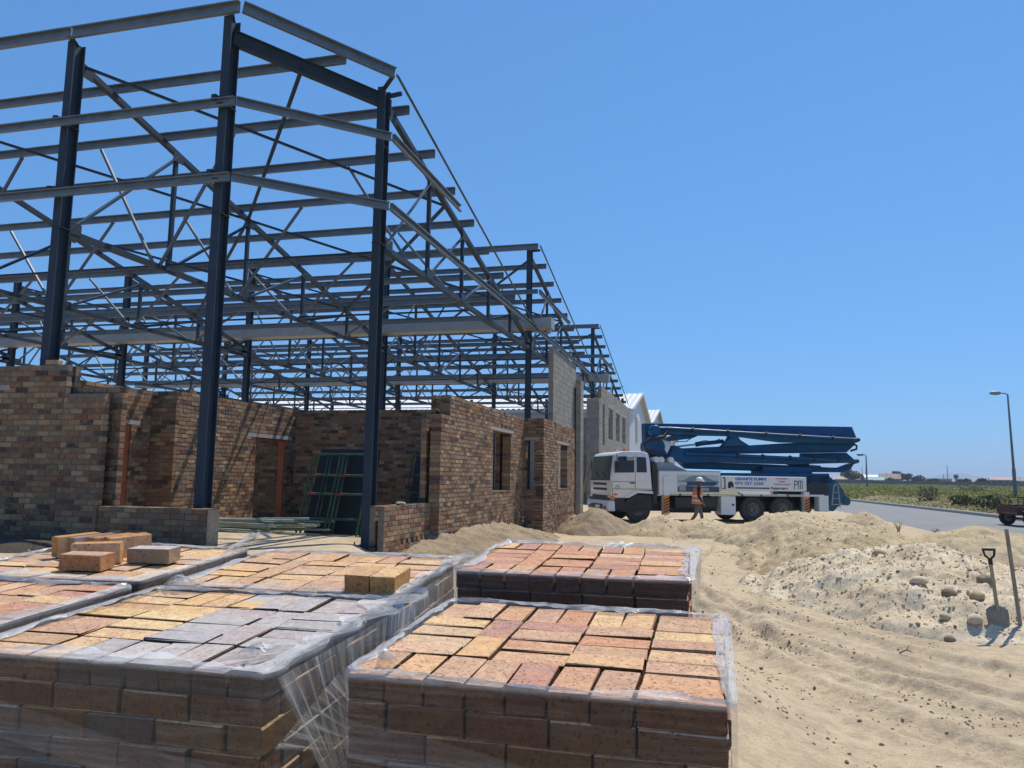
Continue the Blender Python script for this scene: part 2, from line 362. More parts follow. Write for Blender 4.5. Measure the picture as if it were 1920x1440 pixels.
def sand_detail(x, y):
    near = np.exp(-np.maximum(y - 6, 0) / 25.0)
    d = 0.09 * fbm(x * 0.35, y * 0.35, 4, 1) + 0.05 * fbm(x * 1.6, y * 1.6, 5, 2, 0.55)
    # wind and wheel drag lines that run with the tracks
    u = 0.63 * x - 0.77 * y; v = 0.77 * x + 0.63 * y
    d = d + 0.045 * fbm(u * 0.45, v * 2.6, 5, 5, 0.62) + 0.012 * np.abs(fbm(x * 6, y * 6, 4, 8, 0.6))
    dist = np.clip(2.6 * fbm(u * 0.3, v * 0.9, 3, 14) + 0.35, 0, 1)          # churned patches
    d = d + dist * (0.045 * np.abs(fbm(x * 5, y * 5, 4, 18, 0.65)) + 0.02 * fbm(x * 13, y * 13, 3, 19, 0.6))
    return d * (0.5 + 0.5 * near)
def sand_mask(x, y):     # where loose sand detail applies (not below the road / far field)
    return sstep(7.2, 6.2, x) * sstep(60, 40, y) * sstep(-14, -8, x)
_fr = np.random.RandomState(12)
FOOT = []
for _k in range(5):                                      # trails of boot prints
    _p = np.array([_fr.uniform(-0.2, 4.5), _fr.uniform(4.2, 8.5)]); _a = _fr.uniform(0, 6.3)
    for _i in range(14):
        _a += _fr.uniform(-0.25, 0.25); _p = _p + 0.36 * np.array([math.cos(_a), math.sin(_a)]); _o = 0.09 * (1 if _i % 2 else -1)
        FOOT.append((_p[0] - math.sin(_a) * _o, _p[1] + math.cos(_a) * _o, _a))
def foot_z(x, y):
    z = np.zeros_like(x)
    for fx, fy, fa in FOOT:
        k = (np.abs(x - fx) < 0.4) & (np.abs(y - fy) < 0.4)
        if k.any():
            c, s = math.cos(fa), math.sin(fa); u = (x[k] - fx) * c + (y[k] - fy) * s; v = -(x[k] - fx) * s + (y[k] - fy) * c
            r = np.sqrt((u / 0.15) ** 2 + (v / (0.052 + 0.012 * u / 0.15)) ** 2)
            z[k] += -0.028 * np.exp(-r ** 4) + 0.012 * np.exp(-((r - 1.35) / 0.3) ** 2)
    return z
def full_z(x, y):
    x = np.asarray(x, float); y = np.asarray(y, float)
    shp = x.shape; x = np.atleast_1d(x).ravel(); y = np.atleast_1d(y).ravel()
    m = sand_mask(x, y); inb = sstep(-5.0, -5.6, x) * sstep(10.2, 10.6, y)
    z = ground_z(x, y) + m * sand_detail(x, y) * (1 - 0.75 * inb)
    sel = (x > -2.5) & (x < 6.5) & (y > 2) & (y < 22.5)
    if sel.any(): z[sel] = z[sel] + foot_z(x[sel], y[sel])
    if sel.any(): z[sel] = z[sel] + track_z(x[sel], y[sel]) * sstep(6.3, 5.0, x[sel])
    return z.reshape(shp)
def gz(x, y): return float(full_z(np.array([x]), np.array([y]))[0])

def axis(fine0, fine1, step, lo, hi, grow=1.12):
    a = list(np.arange(fine0, fine1 + 1e-6, step))
    s = step
    while a[-1] < hi: s *= grow; a.append(a[-1] + s)
    s = step; b = []
    k = fine0
    while k > lo: s *= grow; k -= s; b.append(k)
    return np.array(b[::-1] + a)
def grid_mesh(name, xs, ys, zf, mat, smooth=True):
    X, Y = np.meshgrid(xs, ys); Z = zf(X, Y)
    nx, ny = len(xs), len(ys)
    me = bpy.data.meshes.new(name)
    vs = np.stack([X, Y, Z], -1).reshape(-1, 3)
    i = (np.arange(ny - 1)[:, None] * nx + np.arange(nx - 1)[None, :]).ravel()
    q = np.stack([i, i + 1, i + nx + 1, i + nx], -1)
    me.vertices.add(len(vs)); me.vertices.foreach_set('co', vs.ravel())
    me.loops.add(q.size); me.loops.foreach_set('vertex_index', q.ravel().astype(np.int32))
    me.polygons.add(len(q)); me.polygons.foreach_set('loop_start', np.arange(0, q.size, 4, dtype=np.int32))
    me.polygons.foreach_set('use_smooth', np.ones(len(q), bool))
    me.materials.append(mat); me.update(calc_edges=True); me.validate(); return me
def m_sand(name, base, dark, pale, scale=1.0, bs=0.8, warm=None):
    m, nt, b = newmat(name); v = nd(nt, 'ShaderNodeNewGeometry').outputs['Position']
    v = nd(nt, 'ShaderNodeVectorMath', {0: v, 1: (1, 1, 1)}, operation='MULTIPLY').outputs[0]
    n1 = noise(nt, v, 0.9 * scale, 8, 0.62); n2 = noise(nt, v, 7 * scale, 8, 0.7); n3 = noise(nt, v, 60, 5, 0.7)
    c = ramp(nt, n1, [(0.30, dark), (0.5, base), (0.72, pale)])
    c = mix(nt, 1.0, c, ramp(nt, n2, [(0.28, 0.74), (0.6, 1.06)]), 'MULTIPLY')
    c = mix(nt, 1.0, c, ramp(nt, n3, [(0.25, 0.70), (0.55, 1.04)]), 'MULTIPLY')
    if warm: c = mix(nt, ramp(nt, noise(nt, v, 0.55, 5, 0.6), [(0.48, 0.0), (0.62, 0.85)]), c, warm)
    nt.links.new(c, b.inputs['Base Color']); b.inputs['Roughness'].default_value = 0.97; b.inputs['Specular IOR Level'].default_value = 0.15
    h = math_(nt, 'ADD', math_(nt, 'MULTIPLY', n2, 0.9), math_(nt, 'MULTIPLY', n3, 0.25))
    bump(nt, b, h, bs, 0.035); return m
def m_ground():
    """sand on the plot, verge and dry grass colours beyond the road"""
    m, nt, b = newmat('plot_ground')
    pos = nd(nt, 'ShaderNodeNewGeometry').outputs['Position']
    sx = nd(nt, 'ShaderNodeSeparateXYZ', {0: pos})
    n1 = noise(nt, pos, 0.8, 8, 0.62); n2 = noise(nt, pos, 7, 8, 0.7); n3 = noise(nt, pos, 60, 5, 0.7)
    c = ramp(nt, n1, [(0.26, (0.36, 0.275, 0.185)), (0.46, (0.49, 0.38, 0.25)), (0.74, (0.57, 0.45, 0.30))])
    c = mix(nt, 1.0, c, ramp(nt, n2, [(0.28, 0.72), (0.58, 1.05)]), 'MULTIPLY')
    c = mix(nt, 1.0, c, ramp(nt, n3, [(0.25, 0.72), (0.55, 1.04)]), 'MULTIPLY')
    g1 = noise(nt, pos, 0.09, 6, 0.65); g2 = noise(nt, pos, 1.7, 6, 0.7)
    dry = ramp(nt, g2, [(0.3, (0.19, 0.145, 0.08)), (0.7, (0.33, 0.26, 0.15))])
    grn = ramp(nt, g2, [(0.3, (0.11, 0.12, 0.045)), (0.7, (0.22, 0.22, 0.085))])
    fld = mix(nt, ramp(nt, g1, [(0.42, 0.0), (0.6, 1.0)]), dry, grn)
    far = math_(nt, 'GREATER_THAN', math_(nt, 'ADD', sx.outputs[0], math_(nt, 'MULTIPLY', noise(nt, pos, 0.7, 4, 0.6), 1.2)), 12.6)
    far2 = math_(nt, 'GREATER_THAN', sx.outputs[1], 62.0)
    f = math_(nt, 'MAXIMUM', far, far2)
    nt.links.new(mix(nt, f, c, fld), b.inputs['Base Color'])
    b.inputs['Roughness'].default_value = 0.97; b.inputs['Specular IOR Level'].default_value = 0.15
    bump(nt, b, math_(nt, 'ADD', math_(nt, 'MULTIPLY', n2, 0.9), math_(nt, 'MULTIPLY', n3, 0.25)), 0.8, 0.035)
    return m
M_GROUND = m_ground()
M_SAND_Y = m_sand('yellow_sand', (0.55, 0.425, 0.26), (0.44, 0.325, 0.19), (0.60, 0.48, 0.32), 1.3, 1.0)
M_SAND_W = m_sand('white_rubble', (0.66, 0.535, 0.365), (0.55, 0.42, 0.265), (0.74, 0.63, 0.47), 1.1, 0.8)
M_SAND_B = m_sand('brown_soil', (0.33, 0.25, 0.165), (0.22, 0.16, 0.105), (0.40, 0.31, 0.21), 1.6, 1.0)
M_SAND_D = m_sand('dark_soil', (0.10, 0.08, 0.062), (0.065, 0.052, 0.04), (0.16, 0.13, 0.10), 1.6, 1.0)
xs = axis(-1.9, 6.2, 0.035, -2500, 4000, 1.10); ys = axis(2.6, 13.5, 0.035, -400, 7500, 1.022)
ground = link(bpy.data.objects.new('ground', grid_mesh('ground', xs, ys, full_z, M_GROUND)))
tag(ground, 'pale trampled building sand with tyre tracks, dry field beyond', None, None, 'structure')

# heaps : each a height field of its own, its rim buried in the ground
HEAPS = []
def heap(label, cx, cy, rx, ry, rot, H, mat, seed, power=1.25, rough=0.16, cell=0.06, plateau=0.0, group='heaps of sand and spoil'):
    ca, sa = math.cos(rot), math.sin(rot)
    def h(x, y):
        dx, dy = x - cx, y - cy; u = (dx * ca + dy * sa) / rx; v = (-dx * sa + dy * ca) / ry
        r = np.sqrt(u * u + v * v) * (1 + 0.40 * fbm(x * 0.9, y * 0.9, 4, seed)) + plateau * 0
        p = np.clip(1 - r, -1, 1); pr = np.where(p > 0, np.abs(p) ** (1 / power) * (1 - 0.12 * np.exp(-r * 5)), p * 1.2)
        d = rough * fbm(x * 2.3, y * 2.3, 6, seed + 9, 0.62) + 0.34 * rough * np.abs(fbm(x * 8, y * 8, 4, seed + 3, 0.65))
        return H * pr + d * sstep(-0.15, 0.3, p) * min(1, H * 1.6)
    m = 1.25
    ex = m * math.hypot(rx * ca, ry * sa); ey = m * math.hypot(rx * sa, ry * ca)
    gx = np.arange(cx - ex, cx + ex, cell); gy = np.arange(cy - ey, cy + ey, cell)
    me = grid_mesh('sand_heap', gx, gy, lambda X, Y: full_z(X, Y) + h(X, Y) - 0.02, mat)
    bm = bmesh.new(); bm.from_mesh(me)      # drop the buried rim
    bad = [v for v in bm.verts if v.co.z < ground_z(v.co.x, v.co.y) - 0.22]
    bmesh.ops.delete(bm, geom=bad, context='VERTS'); bm.to_mesh(me); bm.free()
    o = link(bpy.data.objects.new('sand_heap', me)); tag(o, label, 'sand heap', group)
    HEAPS.append((cx, cy, max(rx, ry), h, mat)); return o
heap('large whitish rubble heap with the shovel standing at its foot', 2.75, 12.15, 2.25, 2.9, 0.25, 0.92, M_SAND_W, 101, 1.15, 0.30, 0.04)
heap('yellow sand heap right behind the white rubble heap', 2.35, 16.2, 2.0, 3.0, 0.1, 0.98, M_SAND_Y, 102, 1.2, 0.3, 0.05)
heap('tall yellow sand heap hiding the truck rear wheels', 2.05, 21.4, 1.9, 2.1, 0.0, 1.0, M_SAND_Y, 103, 1.4, 0.26, 0.06)
heap('pointed yellow sand cone beside the road', 4.0, 23.4, 1.35, 1.5, 0.0, 0.95, M_SAND_Y, 104, 1.0, 0.16, 0.06)
heap('low tan sand ridge along the road edge at the right', 5.7, 19.6, 2.3, 2.0, 0.3, 0.75, M_SAND_Y, 105, 1.2, 0.22, 0.06)
heap('brown spoil heap at the front bumper of the truck', -3.45, 23.4, 1.25, 1.7, 0.0, 0.78, M_SAND_B, 106, 1.3, 0.25, 0.06)
heap('small sand mound below the front outrigger leg of the truck', -1.5, 23.3, 1.05, 1.2, 0.0, 0.62, M_SAND_Y, 107, 1.3, 0.2, 0.06)
heap('low sand mound in front of the walking worker', -0.3, 23.3, 1.25, 1.2, 0.0, 0.56, M_SAND_Y, 108, 1.5, 0.2, 0.06)
heap('small sand mound in front of the white tool box', 0.95, 23.1, 0.95, 1.1, 0.0, 0.44, M_SAND_Y, 109, 1.3, 0.16, 0.06)
heap('long sand bank piled against the brick wall with the window', -4.75, 16.6, 1.15, 4.9, 0.0, 0.55, M_SAND_B, 110, 1.5, 0.24, 0.06)
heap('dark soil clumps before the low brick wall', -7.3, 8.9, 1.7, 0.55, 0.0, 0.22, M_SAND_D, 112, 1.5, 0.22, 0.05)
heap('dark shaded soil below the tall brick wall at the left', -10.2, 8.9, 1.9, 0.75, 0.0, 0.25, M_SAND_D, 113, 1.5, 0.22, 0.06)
def surf(x, y):
    z = gz(x, y)
    for cx, cy, r, h, mt in HEAPS:
        if abs(x - cx) < r * 1.3 and abs(y - cy) < r * 1.3:
            z = max(z, gz(x, y) + float(h(np.array([x]), np.array([y]))[0]) - 0.02)
    return z
# clods and pebbles
ICO = [(0, 0, -1), (0.72, -0.53, -0.45), (-0.28, -0.85, -0.45), (-0.89, 0, -0.45), (-0.28, 0.85, -0.45), (0.72, 0.53, -0.45), (0.28, -0.85, 0.45), (-0.72, -0.53, 0.45), (-0.72, 0.53, 0.45), (0.28, 0.85, 0.45), (0.89, 0, 0.45), (0, 0, 1)]
ICOF = [(0, 1, 2), (1, 0, 5), (0, 2, 3), (0, 3, 4), (0, 4, 5), (1, 5, 10), (2, 1, 6), (3, 2, 7), (4, 3, 8), (5, 4, 9), (1, 10, 6), (2, 6, 7), (3, 7, 8), (4, 8, 9), (5, 9, 10), (6, 10, 11), (7, 6, 11), (8, 7, 11), (9, 8, 11), (10, 9, 11)]
def clod(mb, x, y, z, r, mi, rg):
    a = rg.uniform(0, 6.3); ca, sa = math.cos(a), math.sin(a); fx, fy, fz = rg.uniform(0.7, 1.3), rg.uniform(0.7, 1.2), rg.uniform(0.5, 0.9)
    vs = []
    for vx, vy, vz in ICO:
        k = r * rg.uniform(0.75, 1.2); px, py = vx * k * fx, vy * k * fy
        vs.append((x + px * ca - py * sa, y + px * sa + py * ca, z + vz * k * fz))
    mb.add(vs, ICOF, mi)
def scatter():
    rg = random.Random(21)
    mats = [M_SAND_B, M_SAND_Y, M_SAND_W, M_SAND_D]
    mb = MB(); pts = []
    npx = np.random.RandomState(4)
    N = 30000
    x = npx.uniform(-1.2, 6.5, N); y = 2.6 + 20 * npx.uniform(0, 1, N) ** 1.7
    u_ = 0.63 * x - 0.77 * y; v_ = 0.77 * x + 0.63 * y
    dens = np.clip(fbm(x * 0.7, y * 0.7, 3, 77) * 1.5 + 4.2 * fbm(u_ * 0.45, v_ * 2.6, 5, 5, 0.62) - 0.12, 0.01, 1)
    keep = npx.uniform(0, 1, N) < dens; x, y = x[keep], y[keep]; z = full_z(x, y)
    for a, b, c in zip(x, y, z):
        r = 0.0035 + 0.011 * rg.random() ** 2.5 + 0.0004 * b
        if rg.random() < 0.008: r *= 1.8
        clod(mb, a, b, c + r * 0.15, r, 0 if rg.random() < 0.75 else 1, rg)
    o = mb.build('sand_clods', mats); tag(o, 'small dark clods strewn over the trampled sand', 'clods', None, 'stuff')
    mb = MB()
    for hi, (cx, cy, rr, h, mt) in enumerate(HEAPS):
        n = {0: 7500, 1: 1500, 2: 500, 9: 900}.get(hi, 200); rx = rr * 1.15
        xx = npx.uniform(cx - rx, cx + rx, n * 2); yy = npx.uniform(cy - rx, cy + rx, n * 2)
        hh = h(xx, yy); ok = hh > 0.0; xx, yy, hh = xx[ok][:n], yy[ok][:n], hh[ok][:n]
        zz = full_z(xx, yy) + hh - 0.02; mi = mats.index(mt) if mt in mats else 0
        for a, b, c, q in zip(xx, yy, zz, hh):
            r = 0.003 + 0.022 * rg.random() ** 6 + 0.0004 * b
            if hi in (0, 1) and rg.random() < 0.008: r *= 1.8
            k = rg.random()
            clod(mb, a, b, c + r * 0.1, r, mi if k < 0.9 else (0 if k < 0.94 else 1), rg)
    o = mb.build('heap_lumps', mats); tag(o, 'loose lumps and small stones covering the sand heaps', 'rubble', None, 'stuff')
scatter()
def stone_mesh(name, seed, mat):
    rg = random.Random(seed); bm = bmesh.new(); bmesh.ops.create_icosphere(bm, subdivisions=2, radius=1)
    f = (rg.uniform(0.9, 1.3), rg.uniform(0.75, 1.0), rg.uniform(0.55, 0.8))
    for v in bm.verts:
        k = 1 + 0.35 * float(fbm(np.array([v.co.x * 1.3 + seed]), np.array([v.co.y * 1.3 + v.co.z * 1.7]), 3, seed)[0])
        v.co = Vector((v.co.x * f[0] * k, v.co.y * f[1] * k, v.co.z * f[2] * k))
    me = bpy.data.meshes.new(name); bm.to_mesh(me); bm.free(); me.materials.append(mat); me.shade_smooth(); me.set_sharp_from_angle(angle=0.6); return me
for i, (x, y, r, mt, lb) in enumerate(((2.38, 10.55, 0.10, M_SAND_W, 'square pale stone on the rubble heap left of the shovel'),
        (2.62, 10.25, 0.11, M_SAND_B, 'flat dark brown stone on the rubble heap below the square pale stone'),
        (2.86, 10.05, 0.09, M_SAND_Y, 'yellow rounded stone left of the shovel blade'),
        (2.70, 9.60, 0.085, M_SAND_W, 'pale rounded stone below the yellow stone beside the shovel'),
        (3.12, 10.6, 0.10, M_SAND_B, 'grey stone behind the shovel handle'),
        (2.45, 9.75, 0.06, M_SAND_Y, 'small yellowish stone below the flat dark brown stone'),
        (2.38, 9.35, 0.055, M_SAND_B, 'small dark stone at the front foot of the rubble heap'),
        (2.2, 11.9, 0.09, M_SAND_Y, 'light yellow stone high on the rubble heap'))):
    o = link(bpy.data.objects.new('stone', stone_mesh('stone', 30 + i, mt))); o.scale = (r, r, r)
    o.location = (x, y, surf(x, y) + r * 0.3); o.rotation_euler = (0, 0, i * 1.3); tag(o, lb, 'stone', 'stones on the rubble heap')

# road, kerb
def m_asphalt():
    m, nt, b = newmat('asphalt'); v = nd(nt, 'ShaderNodeNewGeometry').outputs['Position']
    c = ramp(nt, noise(nt, v, 0.6, 7, 0.6), [(0.3, (0.175, 0.172, 0.17)), (0.7, (0.22, 0.216, 0.212))])
    c = mix(nt, 1.0, c, ramp(nt, noise(nt, v, 90, 3, 0.6), [(0.3, 0.75), (0.7, 1.15)]), 'MULTIPLY')
    c = mix(nt, ramp(nt, noise(nt, v, 0.35, 6, 0.7), [(0.55, 0.0), (0.75, 0.5)]), c, (0.3, 0.25, 0.18))
    nt.links.new(c, b.inputs['Base Color']); b.inputs['Roughness'].default_value = 0.85
    bump(nt, b, noise(nt, v, 120, 3, 0.6), 0.4, 0.01); return m
M_ROAD = m_asphalt()
KERB_C = m_rough('kerb_concrete', (0.34, 0.32, 0.28), (0.46, 0.44, 0.39), 5, 0.01)
def road_x(y): return 7.0 - 4.2 * float(sstep(30, 95, y)) * 1.0 - 0.0
ry = np.concatenate([np.arange(-30, 30, 4.0), np.arange(30, 110, 2.0)])
mb = MB(); RW = 6.3
vs = []
for y in ry:
    x0 = road_x(y); zz = 0.045
    for k in range(7):
        x = x0 + RW * k / 6; vs.append((x, y, float(ground_z(min(x, 12.5), y)) * 0 + zz + 0.09 * math.sin(math.pi * k / 6) - 0.04 + 0.10 * float(sstep(55, 150, y))))
n = 7
mb.add(vs, [(i * n + j, i * n + j + 1, (i + 1) * n + j + 1, (i + 1) * n + j) for i in range(len(ry) - 1) for j in range(n - 1)])
tag(mb.build('road', M_ROAD, None, True), 'grey asphalt road curving away to the left', None, None, 'structure')
kb = empty('kerb'); tag(kb, 'pale concrete kerb along the far side of the road', None, None, 'structure')
ky = 12.0
while ky < 95:
    a, b = ky, ky + 0.985
    p = Vector((road_x(a) + RW + 0.09, a, 0.10 + 0.10 * float(sstep(55, 150, a)))); q = Vector((road_x(b) + RW + 0.09, b, 0.10 + 0.10 * float(sstep(55, 150, b))))
    MB().beam(p, q, [(-0.09, -0.18), (0.09, -0.18), (0.09, 0.07), (-0.06, 0.07), (-0.09, 0.03)]).build('kerb_stone', KERB_C, kb)
    ky += 1.0
# ---------------------------------------------------------------- steel frame
def isec(b, h, tf=0.016, tw=0.012):
    x, y, w = b / 2, h / 2, tw / 2
    return [(-x, -y), (x, -y), (x, -y + tf), (w, -y + tf), (w, y - tf), (x, y - tf), (x, y), (-x, y), (-x, y - tf), (-w, y - tf), (-w, -y + tf), (-x, -y + tf)]
def csec(b, h, t=0.006, lip=0.02, flip=1):
    p = [(0, 0), (b, 0), (b, lip), (b - t, lip), (b - t, t), (t, t), (t, h - t), (b - t, h - t), (b - t, h - lip), (b, h - lip), (b, h), (0, h)]
    return [(x * flip, y) for x, y in p]
def lsec(a, b, t=0.008): return [(0, 0), (a, 0), (a, t), (t, t), (t, b), (0, b)]
def bsec(b, h): return [(-b / 2, -h / 2), (b / 2, -h / 2), (b / 2, h / 2), (-b / 2, h / 2)]
ROWS = [10.15, 23.3, 36.5, 48.9]
XL = [-5.6, -10.5, -15.6, -20.75, -25.8, -30.9]
ZF = 0.47
SL = 0.212
EX = -5.30                                  # line of the purlin ends
frame = thing('steel_frame', 'dark blue-grey steel warehouse frame of columns, trusses and purlins without cladding', 'steel frame', (-18, 28, ZF))
FO = Vector((-18, 28, ZF))
def fb(mb, name, mat, parent=frame, off=FO, smooth=False):
    mb.v = [tuple(Vector(v) - off) for v in mb.v]
    return mb.build(name, mat, parent, smooth)
CS = isec(0.145, 0.235)
def column(x, y, zt, z0=ZF - 0.05):
    mb = MB(); mb.beam((x, y, z0), (x, y, zt), CS, (0, 1, 0)); mb.box((x, y, z0 + 0.03), (0.34, 0.38, 0.03)); mb.box((x, y, 5.6), (0.17, 0.26, 0.012)); mb.box((x, y, 7.35), (0.16, 0.25, 0.012))
    for dx in (-0.16, 0.16):
        for dy in (-0.16, 0.16): mb.tube([(x + dx, y + dy, z0), (x + dx, y + dy, z0 + 0.1)], 0.012, 6)
    return fb(mb, 'column', M_STEEL)
def ztop(y, r): return 8.60 - SL * (y - r)
column(-10.45, 10.15, 8.86); column(-7.38, 10.10, 8.84); column(-5.60, 12.05, 8.44); column(-15.55, 10.15, 8.86); column(-20.7, 10.15, 8.86)
for r in (1, 2):
    for x in XL: column(x, ROWS[r], 8.92)
for x in XL: column(x, ROWS[3], 6.6)
# trusses
PY = [[ROWS[r] + 1.05 + 1.315 * k for k in range(12) if ROWS[r] + 1.05 + 1.315 * k < ROWS[r + 1] - 0.5] for r in range(3)]
def truss(x, r, first=None):
    y0 = ROWS[r] + 0.1; y1 = ROWS[r + 1] - 0.12
    if first: y0 = first
    n = 5 if (y1 - y0) > 10.5 else 4
    ys_ = [y0 + (y1 - y0) * k / n for k in range(n + 1)]
    zb = 5.60; rr = ROWS[r]
    mb = MB()
    ch = bsec(0.10, 0.10)
    mb.beam((x, y0, ztop(y0, rr)), (x, y1, ztop(y1, rr)), ch)
    mb.beam((x, y0, zb), (x, y1, zb), ch)
    for k, y in enumerate(ys_):                    # gusset plates at the nodes
        yy = min(max(y, y0 + 0.14), y1 - 0.14)
        mb.box((x + 0.056, yy, ztop(yy, rr) - 0.09), (0.01, 0.30, 0.20)); mb.box((x + 0.056, yy, zb + 0.08), (0.01, 0.34, 0.20))
    mb.box((x, y0 - 0.004, ztop(y0, rr)), (0.16, 0.016, 0.30)); mb.box((x, y0 - 0.004, zb), (0.16, 0.016, 0.26))
    t = fb(mb, 'truss', M_STEEL)
    for k, y in enumerate(ys_):
        if 0 < k < n and ztop(y, rr) - zb > 0.3:
            fb(MB().beam((x, y, zb + 0.051), (x, y, ztop(y, rr) - 0.051), bsec(0.075, 0.075), (0, 1, 0)), 'vertical', M_STEEL, t)
        if k < n:
            a = Vector((x, y, zb + 0.06)); b = Vector((x, ys_[k + 1], ztop(ys_[k + 1], rr) - 0.06))
            if k == 0: a.y += 0.08
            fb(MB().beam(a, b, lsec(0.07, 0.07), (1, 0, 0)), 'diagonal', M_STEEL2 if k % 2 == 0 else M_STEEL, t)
    # knee plate and braces from the bottom chord up to the purlins
    for k in range(1, n):
        y = min(PY[r], key=lambda q: abs(q - ys_[k])); zz = ztop(y, rr); y -= 0.03
        if k in (1, 2, 3, 4):
            for s in (-1, 1):
                if x > -5.7 and s > 0: continue
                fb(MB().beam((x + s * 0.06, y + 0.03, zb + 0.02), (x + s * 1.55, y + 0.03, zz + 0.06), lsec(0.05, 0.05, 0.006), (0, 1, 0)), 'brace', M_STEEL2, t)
    return ys_
for r in range(3):
    for x in XL[:6]:
        truss(x, r, 12.2 if (r == 0 and x > -5.7) else None)
# purlins (galvanised channels across the trusses)
PUR = csec(0.065, 0.165)
def purlin(y, r, x1=EX, x0=-31.2, dz=0.0):
    z = ztop(y, ROWS[r]) + 0.055 + dz
    return fb(MB().beam((x0, y, z), (x1, y, z), PUR, (0, 0, 1)), 'purlin', M_GALV)
for r in range(3):
    k = 1
    y = ROWS[r] + 1.05
    while y < ROWS[r + 1] - 0.5:
        if r == 0 and y < 11.9: purlin(y, r, -5.92, dz=0.06)
        else: purlin(y, r, EX + 0.02 * (k % 2))
        y += 1.315; k += 1
# ridge beams with their splices
RB = csec(0.07, 0.19, 0.007)
for a, b in ((-31, -20.6), (-20.58, -10.35), (-10.33, -7.12)): fb(MB().beam((a, 9.92, 8.80), (b, 9.92, 8.80), RB), 'ridge_beam', M_GALV)
fb(MB().beam((-7.10, 9.93, 8.80), (-5.28, 11.72, 8.43), RB), 'ridge_beam', M_GALV)
for r in (1, 2):
    for a, b in ((-31, -15.62), (-15.6, -5.28)): fb(MB().beam((a, ROWS[r] - 0.2, 8.72), (b, ROWS[r] - 0.2, 8.72), RB), 'ridge_beam', M_GALV)
for x, y, zt in ((-10.45, 10.15, 8.84), (-7.38, 10.1, 8.82), (-15.55, 10.15, 8.84)):
    fb(MB().beam((x, y, zt - 0.03), (x + 0.1, 9.90, 8.84), bsec(0.10, 0.014)), 'cleat', M_STEEL)
fb(MB().beam((-5.60, 11.98, 8.38), (-5.30, 11.70, 8.45), bsec(0.08, 0.014)), 'cleat', M_STEEL)
# heavy beam over the chamfered corner
fb(MB().beam((-7.35, 10.12, 8.53), (-5.63, 12.0, 8.22), isec(0.12, 0.24, 0.014, 0.01)), 'corner_beam', M_STEEL)
# edge rods along the purlin ends, outriggers
for r, y0, y1 in ((0, 11.72, 22.9), (1, 23.1, 36.2), (2, 36.3, 48.8)):
    z0 = 8.83 - SL * (y0 - ROWS[r]) - (0.0 if r else -0.02); z1 = 8.83 - SL * (y1 - ROWS[r])
    fb(MB().beam((EX + 0.06, y0, z0 - 0.03), (EX + 0.06, y1, z1 - 0.03), lsec(0.05, 0.05, 0.006)), 'edge_rail', M_STEEL2)
for y, z in ((12.05, 8.30), (23.3, 8.74), (36.5, 8.74)):
    fb(MB().beam((-5.54, y, z), (EX + 0.05, y - 0.05, z), bsec(0.06, 0.06)), 'cleat', M_STEEL)
# girts
GS = csec(0.06, 0.14, 0.006)
def girt(p, q, mat=M_GALV): return fb(MB().beam(p, q, GS), 'girt', mat)
for z in (7.27, 6.05):
    girt((-21, 9.92, z), (-7.12, 9.92, z)); girt((-7.10, 9.93, z), (-5.26, 11.66, z))
girt((-5.25, 11.68, 7.27), (-5.25, 15.3, 7.27)); girt((-5.25, 11.68, 6.05), (-5.25, 23.0, 6.05)); girt((-5.25, 23.02, 6.05), (-5.25, 35.5, 6.05))
for r in (1, 2):
    girt((-30.9, ROWS[r] - 0.2, 7.30), (-5.27, ROWS[r] - 0.2, 7.30)); girt((-5.25, ROWS[r] - 0.18, 7.30), (-5.25, ROWS[r] + 5.2, 7.30))
for x, y in ((-10.45, 9.99), (-7.38, 9.95), (-15.55, 9.99)):
    for z in (7.41, 6.19): fb(MB().box((x - 0.1, y - 0.02, z + 0.03), (0.08, 0.10, 0.09)).box((x, y + 0.025, z - 0.07), (0.10, 0.16, 0.012)), 'cleat', M_STEEL)
# box gutters with outlet boxes
for r in (1, 2):
    y = ROWS[r] - 0.42
    for a, b in ((-31, -20.9), (-20.9, -13.2), (-13.2, -5.0)):
        g = MB(); W, H, t = 0.46, 0.30, 0.006
        z = 6.13
        g.bx(a, b - 0.01, y - W / 2, y + W / 2, z, z + t); g.bx(a, b - 0.01, y - W / 2, y - W / 2 + t, z + t, z + H); g.bx(a, b - 0.01, y + W / 2 - t, y + W / 2, z + t, z + H)
        fb(g, 'box_gutter', M_GUT)
    g = MB(); g.bx(-4.998, -4.74, y - 0.25, y + 0.25, 6.12, 6.45); g.prism([(-4.95, 6.12), (-4.79, 6.12), (-4.83, 5.99), (-4.91, 5.99)], 'y', y - 0.1, y + 0.1)
    fb(g, 'gutter_outlet', M_GUT)
    for x in XL: fb(MB().beam((x, y - 0.9, 5.66), (x, y + 0.25, 6.08), bsec(0.07, 0.07)), 'gutter_bracket', M_STEEL)
